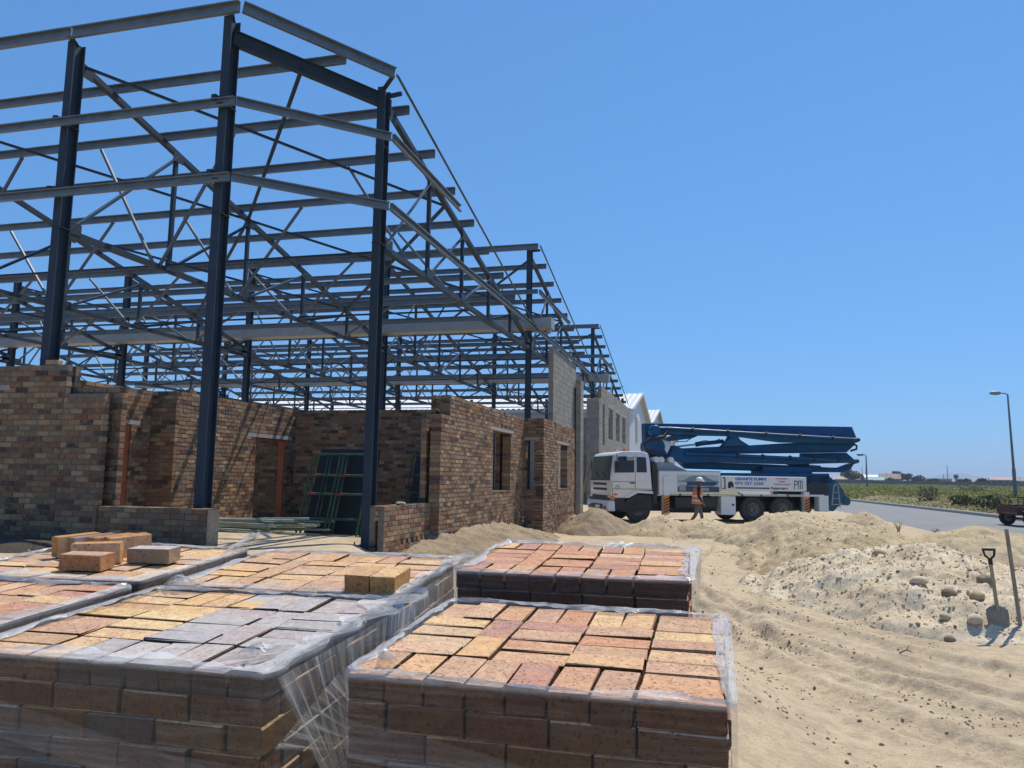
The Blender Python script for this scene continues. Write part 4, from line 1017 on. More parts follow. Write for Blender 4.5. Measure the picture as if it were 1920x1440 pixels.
flap('B', ((PW / 2 - 0.2, -PD / 2 + 0.02, HT), (PW / 2, -PD / 2 + 0.25, HT)), (PW / 2 - 0.06, -PD / 2 + 0.06, HT + 0.05), 5)
flap('A', ((-PW / 2, -PD / 2 + 0.22, HT), (-PW / 2 + 0.2, -PD / 2, HT)), (-PW / 2 + 0.07, -PD / 2 + 0.06, HT + 0.04), 6)
# ---------------------------------------------------------------- concrete pump truck
TRA = R(27.71)
truck = thing('concrete_pump_truck', 'white concrete pump truck with a folded blue boom parked before the block walls', 'truck', (-2.898, 30.682, -0.085), TRA)
TB = lambda mb, n, m, p=truck, **k: mb.build(n, m, p, **k)
M_ORANGE = m_paint('orange_paint', (0.72, 0.22, 0.02), 0.5, 0, 0.1)
M_BLACK = m_flat('black_paint', (0.012, 0.012, 0.013), 0.5)
M_YEL = m_paint('reflective_yellow', (0.55, 0.36, 0.05), 0.5, 0, 0.1)
M_GREYP = m_paint('grey_paint', (0.30, 0.31, 0.32), 0.5, 0, 0.15)
M_CHROME = m_flat('bright_steel', (0.6, 0.6, 0.6), 0.25, 0.9)
M_AMBER = m_flat('amber_lens', (0.75, 0.2, 0.02), 0.3)
M_LAMP = m_flat('lamp_lens', (0.6, 0.6, 0.58), 0.15)
M_REDM = m_flat('red_mark', (0.5, 0.03, 0.03), 0.5)
M_BLUET = m_flat('blue_lettering', (0.02, 0.14, 0.42), 0.5)
M_LBLUE = m_flat('badge_blue', (0.03, 0.27, 0.52), 0.4)
CW = 2.46
# cab
cabp = [(-1.12, 0.93), (-1.14, 1.62), (-1.02, 2.52), (-0.92, 2.66), (-0.6, 2.74), (0.28, 2.74), (0.42, 2.68), (0.50, 2.4), (0.60, 1.12), (0.42, 1.10), (-0.02, 1.16), (-0.42, 0.93)]
cab = TB(MB().prism(cabp, 'y', 0.0, CW), 'cab', M_WHITE, bevel=0.05, smooth=0.7)
def panel(pts, y0, th, name, mat, parent=truck, bevel=0.0): return MB().prism(pts, 'y', y0 - th, y0).build(name, mat, parent, False, bevel)
for yy in (0.002, CW + 0.010):
    d = panel([(-1.0, 1.90), (-0.84, 2.53), (-0.17, 2.55), (-0.17, 1.92)], yy, 0.014, 'side_window', M_GLASSD, cab)
    d = panel([(-0.07, 1.93), (-0.07, 2.53), (0.32, 2.52), (0.36, 1.93)], yy, 0.014, 'side_window', M_GLASSD, cab)
panel([(-1.06, 0.98), (-1.10, 1.55), (-1.10, 1.57), (-0.13, 1.57), (-0.13, 2.60), (-0.115, 2.60), (-0.115, 1.10), (-0.13, 1.10), (-0.13, 1.555), (-1.085, 1.555), (-1.045, 0.98)], 0.0005, 0.004, 'door_gap', M_BLACK, cab)
panel([(-0.35, 1.49), (-0.35, 1.53), (-0.13, 1.53), (-0.13, 1.49)], 0.0, 0.03, 'door_handle', M_BLACK, cab)
panel([(-1.10, 1.26), (-1.10, 1.295), (0.57, 1.295), (0.575, 1.26)], 0.0, 0.006, 'stripe', M_YEL, cab)
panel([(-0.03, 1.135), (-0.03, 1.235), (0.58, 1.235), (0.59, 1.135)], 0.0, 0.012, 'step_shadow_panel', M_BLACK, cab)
panel([(-1.02, 1.04), (-1.02, 1.09), (-0.87, 1.09), (-0.87, 1.04)], 0.0, 0.01, 'side_marker', M_REDM, cab)
MB().lathe([(0.0, -0.006), (0.085, -0.006), (0.085, 0.0)], (-0.86, -0.001, 1.335), 'y', 20).build('round_badge', M_LBLUE, cab)
MB().lathe([(0.0, -0.009), (0.05, -0.009), (0.05, -0.006)], (-0.86, -0.001, 1.335), 'y', 16).build('badge_mark', M_WHITE, cab)
# windscreen and front
def front(z0, z1, y0, y1, x0, x1, th, name, mat, bev=0.0):
    m = MB(); m.add([(x0 - th, y0, z0), (x0 - th, y1, z0), (x1 - th, y1, z1), (x1 - th, y0, z1), (x0 + 0.01, y0, z0), (x0 + 0.01, y1, z0), (x1 + 0.01, y1, z1), (x1 + 0.01, y0, z1)],
                    [(0, 1, 2, 3), (7, 6, 5, 4), (0, 4, 5, 1), (1, 5, 6, 2), (2, 6, 7, 3), (3, 7, 4, 0)]); return m.build(name, mat, cab, False, bev)
M_WSG, _nt, _b = newmat('windscreen_glass'); _b.inputs['Base Color'].default_value = (0.10, 0.12, 0.10, 1); _b.inputs['Roughness'].default_value = 0.06
front(1.66, 2.56, 0.10, CW - 0.10, -1.142, -1.022, 0.006, 'windscreen', M_WSG)
front(1.60, 1.655, 0.06, CW - 0.06, -1.145, -1.143, 0.012, 'scuttle', M_BLACK)
for z in (1.46, 1.26): front(z - 0.045, z + 0.045, 0.45, CW - 0.45, -1.137, -1.137, 0.012, 'grille_slot', M_BLACK)
front(0.86, 1.02, 0.30, CW - 0.30, -1.133, -1.133, 0.012, 'grille', M_BLACK)
for yy in (0.03, CW - 0.33): front(0.86, 1.02, yy, yy + 0.28, -1.133, -1.133, 0.02, 'headlight', M_LAMP, 0.01)
MB().bx(-1.15, -0.98, -0.012, 0.06, 0.86, 1.0).build('indicator', M_AMBER, cab)
TB(MB().prism([(-1.24, 0.42), (-1.27, 0.56), (-1.25, 0.80), (-1.16, 0.84), (-0.97, 0.82), (-0.95, 0.42)], 'y', -0.01, CW + 0.01), 'bumper', M_WHITE, bevel=0.03, smooth=0.7)
MB().bx(-1.285, -1.25, 0.55, CW - 0.55, 0.50, 0.68).build('number_plate_recess', M_BLACK, truck)
MB().bx(-1.295, -1.285, 0.85, 1.35, 0.53, 0.63).build('number_plate', M_WHITE, truck)
for yy in (0.2, CW - 0.45): MB().bx(-1.285, -1.24, yy, yy + 0.2, 0.5, 0.62).build('fog_lamp', M_BLACK, truck)
TB(MB().prism([(-0.60, 0.93), (-0.52, 1.02), (-0.1, 1.24), (0.60, 1.20), (0.60, 1.10), (-0.02, 1.13), (-0.40, 0.94)], 'y', -0.03, 0.45), 'wheel_arch', M_WHITE, bevel=0.01)
TB(MB().prism([(-0.60, 0.55), (-0.5, 0.84), (-0.05, 1.06), (0.55, 1.04), (0.62, 0.45), (-0.6, 0.40)], 'y', 0.02, 0.3), 'wheel_well', M_BLACK)
for yy in (-0.30, CW + 0.06):
    TB(MB().bx(-1.02, -0.90, yy, yy + 0.22, 1.95, 2.36), 'mirror', M_BLACK, bevel=0.03)
    TB(MB().tube([(-0.96, yy + 0.1, 2.36), (-0.9, 0.0 if yy < 0 else CW, 2.60)], 0.018, 6), 'mirror_arm', M_BLACK)
TB(MB().bx(-0.55, -0.25, -0.22, -0.06, 2.38, 2.55), 'kerb_mirror', M_GREYP, bevel=0.03)
for x in (-1.07, ): 
    for y0_, s in ((0.5, 0.5), (1.3, 0.5)): TB(MB().tube([(-1.15, y0_, 1.68), (-1.13, y0_ + s, 1.95)], 0.012, 5), 'wiper', M_BLACK)
TB(MB().lathe([(0.07, 0), (0.075, 0.05), (0.05, 0.13), (0, 0.14)], (-0.35, 0.55, 2.735), 'z', 14), 'beacon', M_AMBER)
for x in (-0.75, 0.12): TB(MB().lathe([(0.04, 0), (0.05, 0.04), (0, 0.09)], (x, 0.3, 2.735), 'z', 10), 'roof_lamp', M_LAMP)
# chassis
TB(MB().bx(-1.10, -0.55, 0.03, CW - 0.03, 0.45, 0.925).bx(-0.95, -0.62, -0.005, 0.03, 0.52, 0.66), 'cab_step', M_DARK, bevel=0.01)
TB(MB().bx(-1.18, -1.08, 0.05, CW - 0.05, 0.70, 0.925), 'front_apron', M_DARK)
TB(MB().bx(-1.0, 8.9, 0.72, 0.80, 0.72, 1.0).bx(-1.0, 8.9, 1.55, 1.63, 0.72, 1.0).bx(0.6, 8.8, 0.82, 1.53, 0.86, 0.98), 'chassis', M_DARK)
M_RIM = m_paint('dusty_rim', (0.17, 0.155, 0.14), 0.7, 0, 0.3, 8, (0.2, 0.17, 0.13), 0.6)
def wheel(x, y, r=0.52, dual=False):
    prof = [(0.27, -0.13), (r - 0.09, -0.15), (r - 0.02, -0.12), (r, -0.06), (r, 0.06), (r - 0.02, 0.12), (r - 0.09, 0.15), (0.27, 0.13)]
    t = TB(MB().lathe(prof, (0, 0, 0), 'y', 36, 0, False), 'wheel', M_RUB, smooth=0.5); t.location = (x, y, r - 0.005)
    MB().lathe([(0.0, -0.02), (0.10, -0.02), (0.11, -0.10), (0.14, -0.10), (0.16, 0.0), (0.25, -0.06), (0.275, -0.13), (0.275, 0.0)], (0, -0.025, 0), 'y', 28).build('rim', M_RIM, t, 0.5)
    for k in range(8):
        a = k * math.pi / 4; MB().lathe([(0.016, -0.03), (0.016, 0.0)], (0.19 * math.cos(a), -0.015, 0.19 * math.sin(a)), 'y', 6).build('wheel_nut', M_GREYP, t)
    return t
for x in (0.02, 4.96, 6.28):
    for y in (0.16, CW - 0.16): wheel(x, y)
for x in (4.96, 6.28): TB(MB().tube([(x, 0.3, 0.52), (x, CW - 0.3, 0.52)], 0.12, 10), 'axle', M_DARK)
TB(MB().bx(4.2, 7.1, 0.05, 0.5, 1.06, 1.10).bx(7.1, 7.14, 0.05, 0.5, 0.6, 1.10), 'rear_mudguard', M_BLACK)
TB(MB().bx(0.66, 7.9, 0.45, CW - 0.45, 0.42, 0.85), 'added_dark_box', M_DARK, bevel=0.05)  # dark box, added to block the bright ground seen under the truck
TB(MB().bx(1.5, 3.4, 0.62, 0.70, 0.35, 1.05).bx(4.2, 7.2, 0.62, 0.70, 0.40, 1.05), 'added_underbody_backing', M_BLACK)  # black sheets added behind the wheels to darken the underside
# behind cab: rack, tanks, frame
TB(MB().bx(0.66, 0.84, 0.12, CW - 0.12, 0.7, 2.3), 'cab_rack', M_DARK)
TB(MB().prism([(0.84, 2.0), (0.92, 2.34), (1.42, 2.35), (2.26, 2.02)], 'y', 0.3, CW - 0.3), 'pedestal', M_GREYP, bevel=0.02)
for x in (0.92, 1.14, 1.55): TB(MB().lathe([(0.0, -0.02), (0.10, -0.02), (0.13, 0.02), (0.13, 0.42), (0.0, 0.46)], (x, 0.32, 2.44), 'y', 16), 'air_tank', M_WHITE, smooth=0.6)
TB(MB().tube([(0.45, 0.6, 2.5), (0.70, 0.6, 2.42), (0.9, 0.55, 2.47)], 0.05, 8), 'exhaust', M_GREYP)
# side bodies
TB(MB().bx(0.88, 3.52, 0.0, 0.62, 1.06, 2.00), 'side_cabinet', M_WHITE, bevel=0.015)
TB(MB().bx(0.88, 3.52, CW - 0.62, CW, 1.06, 2.00), 'side_cabinet', M_WHITE, bevel=0.015)
TB(MB().bx(0.86, 3.54, 0.0, CW, 2.003, 2.03), 'deck_plate', M_GREYP)
TB(MB().bx(1.30, 7.24, -0.012, 0.05, 1.055, 1.13), 'side_rail', M_WHITE); TB(MB().bx(1.32, 7.22, -0.016, -0.0125, 1.075, 1.105), 'rail_stripe', M_YEL)
for x in (1.75, 2.95, 4.45, 5.3, 6.5): TB(MB().lathe([(0, -0.03), (0.035, -0.03), (0.035, 0.0)], (x, -0.013, 1.09), 'y', 10), 'rail_lamp', M_DARK)
TB(MB().bx(3.56, 7.40, 0.0, 0.5, 1.26, 1.85), 'water_tank', M_WHITE, bevel=0.03); TB(MB().bx(3.56, 7.40, CW - 0.5, CW, 1.26, 1.85), 'water_tank', M_WHITE, bevel=0.03)
TB(MB().bx(3.54, 4.18, 0.02, 0.55, 0.30, 1.04), 'tool_box', M_WHITE, bevel=0.012); TB(MB().bx(4.02, 4.10, 0.0, 0.02, 0.66, 0.74), 'tool_box_lock', M_DARK)
TB(MB().bx(1.6, 3.4, 0.1, 0.6, 0.55, 1.0), 'fuel_tank', M_DARK, bevel=0.05)
# printed picture panel : sky, mountain and a small truck silhouette as thin printed layers
pic = TB(MB().bx(1.64, 3.46, -0.008, -0.0005, 1.18, 1.87), 'picture_panel', m_flat('print_sky', (0.46, 0.52, 0.52), 0.4))
panel([(1.66, 1.62), (1.95, 1.66), (2.15, 1.78), (2.35, 1.83), (2.8, 1.84), (3.05, 1.72), (3.2, 1.66), (3.45, 1.63), (3.45, 1.58), (1.66, 1.58)], -0.009, 0.002, 'print', m_flat('print_hill', (0.20, 0.25, 0.25), 0.5), pic)
panel([(1.66, 1.20), (1.66, 1.40), (2.0, 1.44), (2.6, 1.40), (3.1, 1.42), (3.45, 1.40), (3.45, 1.20)], -0.009, 0.002, 'print', m_flat('print_dark', (0.055, 0.065, 0.075), 0.5), pic)
panel([(2.04, 1.44), (2.05, 1.60), (3.32, 1.60), (3.40, 1.52), (3.2, 1.44)], -0.0115, 0.002, 'print', m_flat('print_boom', (0.02, 0.06, 0.16), 0.5), pic)
panel([(1.72, 1.24), (1.72, 1.46), (1.98, 1.47), (2.0, 1.24)], -0.0115, 0.002, 'print', m_flat('print_cab', (0.30, 0.32, 0.33), 0.5), pic)
panel([(2.66, 1.24), (2.66, 1.36), (3.0, 1.36), (3.0, 1.24)], -0.0115, 0.002, 'print', m_flat('print_box', (0.30, 0.32, 0.33), 0.5), pic)
# lettering
def text(body, x, z, h, mat, name='lettering', sx=1.0, bold=0.0, align='LEFT', y=-0.004):
    cu = bpy.data.curves.new('lettering', 'FONT'); cu.body = body; cu.size = h; cu.extrude = 0.002; cu.offset = bold; cu.align_x = align
    o = bpy.data.objects.new(name, cu); C.objects.link(o)
    dg = bpy.context.evaluated_depsgraph_get(); dg.update()
    me = bpy.data.meshes.new_from_object(o.evaluated_get(dg)); bpy.data.objects.remove(o); bpy.data.curves.remove(cu)
    me.materials.clear(); me.materials.append(mat)
    n = link(bpy.data.objects.new(name, me), truck); n.location = (x, y, z); n.rotation_euler = (HP, 0, 0); n.scale = (sx, 1, 1); return n
text('GRANITE PUMPS', 4.16, 1.685, 0.155, M_BLUET, sx=1.22, bold=0.006)
text('083 327 2260', 4.16, 1.505, 0.165, M_BLUET, sx=1.38, bold=0.004)
for i, (s, q) in enumerate((('STOP VIOLENCE', 0.82), ('AGAINST', 0.82), ('WOMEN & CHILDREN', 0.80))): text(s, 6.26, 1.735 - i * 0.115, 0.092, M_REDM, sx=q, align='CENTER')
text('Putzmeister', 5.76, 1.335, 0.135, M_BLACK, sx=1.18, bold=0.004)
TB(MB().bx(4.16, 5.70, -0.006, -0.001, 1.35, 1.40), 'black_bar', M_BLACK)
lg = MB()
for a, b, c, d in ((6.82, 6.85, 1.35, 1.70), (6.85, 6.97, 1.67, 1.70), (6.94, 6.97, 1.52, 1.67), (6.85, 6.94, 1.52, 1.55), (7.0, 7.03, 1.35, 1.70), (7.03, 7.20, 1.67, 1.70), (7.085, 7.115, 1.35, 1.67), (7.17, 7.20, 1.35, 1.67)): lg.bx(a, b, -0.006, -0.001, c, d)
TB(lg, 'letter_logo', M_BLACK)
em = MB(); em.prism([(3.84, 1.36), (3.84, 1.56), (3.88, 1.62), (4.0, 1.63), (4.08, 1.56), (4.09, 1.40), (4.05, 1.34), (4.02, 1.42), (3.97, 1.42), (3.96, 1.36)], 'y', -0.006, -0.001); TB(em, 'emblem', M_BLACK)
hd = MB()
for a, b, c, d in ((3.60, 3.72, 1.76, 1.79), (3.69, 3.72, 1.36, 1.76), (3.60, 3.72, 1.33, 1.36)): hd.bx(a, b, -0.03, -0.001, c, d)
TB(hd, 'grab_rail', M_BLACK)
# outrigger legs with hazard stripes
def leg(x, y, z0, z1, w=0.24):
    t = TB(MB().bx(x, x + w, y, y + 0.24, z0, z1), 'outrigger_leg', M_WHITE, bevel=0.01)
    zz = 0.30
    st = MB(); ob = MB()
    top = min(z1, 1.05)
    ob.bx(x + 0.002, x + w - 0.002, y - 0.004, y - 0.0005, max(z0, 0.35), top); ob.build('hazard_field', M_ORANGE, t)
    k = max(z0, 0.35) + 0.02
    while k + 0.16 < top:
        st.add([(x + 0.002, y - 0.008, k), (x + w - 0.002, y - 0.008, k + 0.1), (x + w - 0.002, y - 0.008, k + 0.155), (x + 0.002, y - 0.008, k + 0.055)], [(0, 1, 2, 3)]); k += 0.115
    st.build('hazard_stripe', M_BLACK, t)
    MB().lathe([(0.05, 0.0), (0.05, z0 + 0.1)], (x + w / 2, y + 0.12, 0.02), 'z', 12).build('jack', M_RUST, t); MB().lathe([(0.0, 0.0), (0.2, 0.0), (0.2, 0.04), (0.06, 0.10)], (x + w / 2, y + 0.12, 0.02), 'z', 16).build('foot_plate', M_RUST, t)
    return t
leg(1.04, -0.05, 0.30, 1.80); leg(1.04, CW - 0.2, 0.30, 1.80); leg(7.24, -0.05, 0.35, 1.25); leg(7.24, CW - 0.2, 0.35, 1.25)
# rear deck, hopper and its pipe
TB(MB().bx(7.5, 8.45, 0.1, CW - 0.1, 1.10, 1.62), 'pump_cover', M_DARK, bevel=0.02); TB(MB().bx(7.52, 8.2, -0.005, 0.06, 1.06, 1.14), 'side_rail', M_WHITE)
TB(MB().bx(7.95, 8.40, 0.0, 0.35, 0.45, 1.10), 'rear_cabinet', M_WHITE, bevel=0.015)
TB(MB().prism([(8.35, 0.55), (8.40, 1.55), (8.95, 1.75), (9.35, 1.3), (9.1, 0.7), (8.8, 0.45)], 'y', 0.25, CW - 0.25), 'hopper', M_TEAL, bevel=0.03)
TB(MB().prism([(8.80, 1.93), (8.95, 1.83), (9.72, 0.98), (9.60, 0.72), (9.30, 0.78), (8.72, 1.62)], 'y', 0.5, CW - 0.5), 'hopper_chute', M_TEAL, bevel=0.03)
TB(MB().lathe([(0.0, -0.75), (0.17, -0.75), (0.17, 0.75), (0.0, 0.75)], (9.62, CW / 2, 0.86), 'y', 18), 'agitator_drum', M_TEAL, smooth=0.6)
lad = MB(); lad.tube([(8.50, -0.06, 0.72), (8.62, -0.06, 1.50), (8.72, -0.06, 1.60), (8.82, -0.06, 1.48), (8.88, -0.06, 0.62)], 0.025, 8)
for z in (0.75, 1.0, 1.25): lad.tube([(8.54 + (z - 0.72) * 0.12, -0.06, z), (8.86, -0.06, z)], 0.018, 6)
TB(lad, 'access_ladder', M_GREYP)
TB(MB().tube([(3.8, 0.5, 1.90), (8.78, 0.5, 1.95)], 0.07, 12), 'delivery_pipe', M_BLUE, smooth=0.6)
TB(MB().bx(5.85, 8.2, 0.75, CW - 0.75, 1.62, 2.27), 'boom_rest', M_BLUE, bevel=0.03)
# boom
BOOM = {'S1': (1.3, 1.72, [(0.84, 3.96), (10.61, 4.1), (10.82, 3.62), (8.32, 3.69), (4.08, 3.74), (1.81, 3.77), (1.13, 3.23), (0.86, 3.15)]),
 'S2': (0.82, 1.12, [(0.96, 3.75), (1.17, 3.81), (1.56, 3.79), (3.79, 3.72), (10.56, 3.55), (10.37, 3.35), (6.84, 3.3), (4.81, 3.49), (4.52, 3.41), (4.36, 3.5), (1.56, 3.47), (1.01, 3.46), (0.88, 3.6)]),
 'S3': (1.14, 1.44, [(2.41, 2.96), (4.27, 3.08), (4.77, 3.45), (4.93, 3.46), (5.05, 3.25), (5.17, 3.13), (7.11, 3.28), (10.25, 3.47), (10.67, 3.35), (10.18, 2.96), (7.7, 2.87), (3.93, 2.76), (2.48, 2.74)]),
 'S4': (0.78, 1.08, [(1.87, 3.06), (2.24, 2.95), (2.44, 2.79), (3.75, 2.76), (10.44, 2.63), (10.21, 2.5), (7.28, 2.38), (3.74, 2.4), (2.31, 2.33), (1.61, 2.54)]),
 'S4b': (1.46, 1.74, [(8.23, 2.89), (10.41, 2.96), (10.8, 2.66), (8.22, 2.68)]),
 'S5': (1.10, 1.42, [(2.1, 2.52), (3.93, 2.40), (5.9, 2.38), (7.55, 2.34), (9.76, 2.28), (10.52, 2.53), (10.28, 2.18), (9.97, 2.09), (8.32, 2.07), (5.9, 2.08), (4.25, 2.10), (2.6, 2.12)])}
for k, (a, b, p) in BOOM.items(): TB(MB().prism(p, 'y', a, b), 'boom_section', M_BLUE, bevel=0.025, smooth=0.6)
# concrete line along the boom sections with clamps
for pts in ([(1.05, 0.70, 3.72), (1.6, 0.70, 3.74), (10.4, 0.70, 3.50)], [(2.3, 0.68, 2.72), (3.9, 0.68, 2.72), (10.3, 0.68, 2.58)]):
    pp = TB(MB().tube(pts, 0.062, 10), 'boom_pipe', M_BLUE, smooth=0.6)
    for f in (0.12, 0.3, 0.5, 0.68, 0.86):
        q = Vector(pts[1]).lerp(Vector(pts[2]), f); MB().lathe([(0.062, -0.04), (0.10, -0.04), (0.10, 0.04), (0.062, 0.04)], q, 'x', 12).build('pipe_clamp', M_DARK, pp)
    e = Vector(pts[2]); TB(MB().tube([e, e + Vector((0.12, 0.1, 0)), e + Vector((0.18, 0.3, -0.02)), e + Vector((0.1, 0.5, -0.06))], 0.085, 10), 'pipe_elbow', M_DARK, smooth=0.6)
TB(MB().tube([(10.3, 0.9, 3.32), (10.5, 0.9, 3.25), (10.48, 0.9, 3.1), (10.2, 0.9, 3.02)], 0.045, 8), 'end_hose', M_BLACK, smooth=0.6)
TB(MB().tube([(10.2, 1.1, 2.5), (10.35, 1.1, 2.35), (10.34, 1.1, 2.12)], 0.012, 5).tube([(10.36, 1.1, 2.33), (10.5, 1.1, 2.48)], 0.010, 5), 'safety_chain', M_DARK)
# turret and hoses at the pivot
TB(MB().lathe([(0.0, -0.5), (0.33, -0.5), (0.36, -0.44), (0.36, 0.44), (0.33, 0.5), (0.0, 0.5)], (1.12, 1.2, 2.98), 'y', 24), 'turret_head', M_BLUE, smooth=0.6)
TB(MB().prism([(0.75, 2.1), (0.9, 2.9), (1.5, 2.9), (2.0, 2.1)], 'y', 0.85, 1.55), 'turret_post', M_BLUE, bevel=0.03)
TB(MB().lathe([(0.0, -0.02), (0.2, -0.02), (0.24, 0.02), (0.24, 0.3), (0, 0.3)], (1.05, 0.66, 3.62), 'y', 22), 'boom_hinge', M_BLUE, smooth=0.6)
TB(MB().tube([(1.55, 0.62, 3.62), (1.3, 0.55, 3.35), (0.7, 0.55, 3.28), (0.46, 0.55, 3.04), (0.62, 0.55, 2.78), (1.1, 0.55, 2.62), (1.6, 0.6, 2.55)], 0.075, 10), 'rubber_hose', M_BLACK, smooth=0.7)
TB(MB().tube([(1.7, 0.66, 3.45), (2.0, 0.62, 3.2), (2.35, 0.62, 3.22), (2.7, 0.66, 3.44)], 0.022, 6), 'hydraulic_hose', M_BLACK, smooth=0.7)
def cylinder(p, q, f=0.45):
    p, q = Vector(p), Vector(q); m = p.lerp(q, f)
    c = TB(MB().tube([m, q], 0.085, 12), 'hydraulic_cylinder', M_BLUE, smooth=0.6); MB().tube([p, m], 0.04, 10).build('piston_rod', M_CHROME, c, 0.6)
    MB().tube([m - (q - p) * 0.02, m + (q - p) * 0.04], 0.10, 12).build('gland', M_DARK, c)
cylinder((2.15, 1.28, 3.02), (4.35, 1.28, 3.30)); cylinder((8.9, 1.2, 2.32), (7.3, 1.2, 2.44), 0.4)
TB(MB().tube([(3.1, 1.1, 3.22), (3.4, 1.1, 3.30), (3.8, 1.1, 3.26), (4.1, 1.1, 3.38)], 0.02, 6), 'hydraulic_hose', M_BLACK, smooth=0.7)
TB(MB().prism([(2.0, 3.48), (3.05, 3.48), (2.75, 3.36), (1.75, 3.22), (1.5, 3.3)], 'y', 0.95, 1.25), 'boom_link', M_BLUE, bevel=0.02)
TB(MB().prism([(4.45, 3.46), (4.86, 3.48), (4.95, 3.36), (5.35, 3.14), (4.1, 3.06), (4.35, 3.3)], 'y', 0.9, 1.2), 'boom_bracket', M_BLUE, bevel=0.02)
# ---------------------------------------------------------------- people
def skin_figure(name, joints, edges, root, mats, facemat, parent):
    me = bpy.data.meshes.new(name); idx = {k: i for i, k in enumerate(joints)}
    me.from_pydata([joints[k][0] for k in joints], [(idx[a], idx[b]) for a, b in edges], [])
    o = bpy.data.objects.new(name, me); C.objects.link(o)
    md = o.modifiers.new('skin', 'SKIN'); md.use_smooth_shade = True
    for k, i in idx.items():
        r = joints[k][1]; r = r if isinstance(r, tuple) else (r, r)
        me.skin_vertices[0].data[i].radius = r; me.skin_vertices[0].data[i].use_root = (k == root)
    sb = o.modifiers.new('sub', 'SUBSURF'); sb.levels = 2; sb.render_levels = 2
    dg = bpy.context.evaluated_depsgraph_get(); dg.update()
    m2 = bpy.data.meshes.new_from_object(o.evaluated_get(dg)); bpy.data.objects.remove(o)
    m2.materials.clear()
    for m in mats: m2.materials.append(m)
    for p in m2.polygons: p.material_index = facemat(p.center); p.use_smooth = True
    m2.name = name
    return link(bpy.data.objects.new(name, m2), parent)
M_SKIN = m_paint('skin', (0.14, 0.075, 0.045), 0.6, 0, 0.1)
M_TROU = m_paint('grey_trousers', (0.10, 0.105, 0.105), 0.9, 0, 0.25, 10)
M_SHIRT = m_paint('dark_shirt', (0.018, 0.02, 0.028), 0.9, 0, 0.25, 10)
M_VEST = m_paint('orange_vest', (0.62, 0.19, 0.085), 0.75, 0, 0.1, 8)
M_HIVIS = m_paint('hi_vis_vest', (0.42, 0.62, 0.06), 0.75, 0, 0.1, 8)
M_REFL = m_flat('reflective_band', (0.62, 0.6, 0.52), 0.4)
M_HELM = m_flat('helmet_white', (0.8, 0.8, 0.78), 0.3)
M_BOOT = m_flat('boots', (0.02, 0.018, 0.016), 0.8)
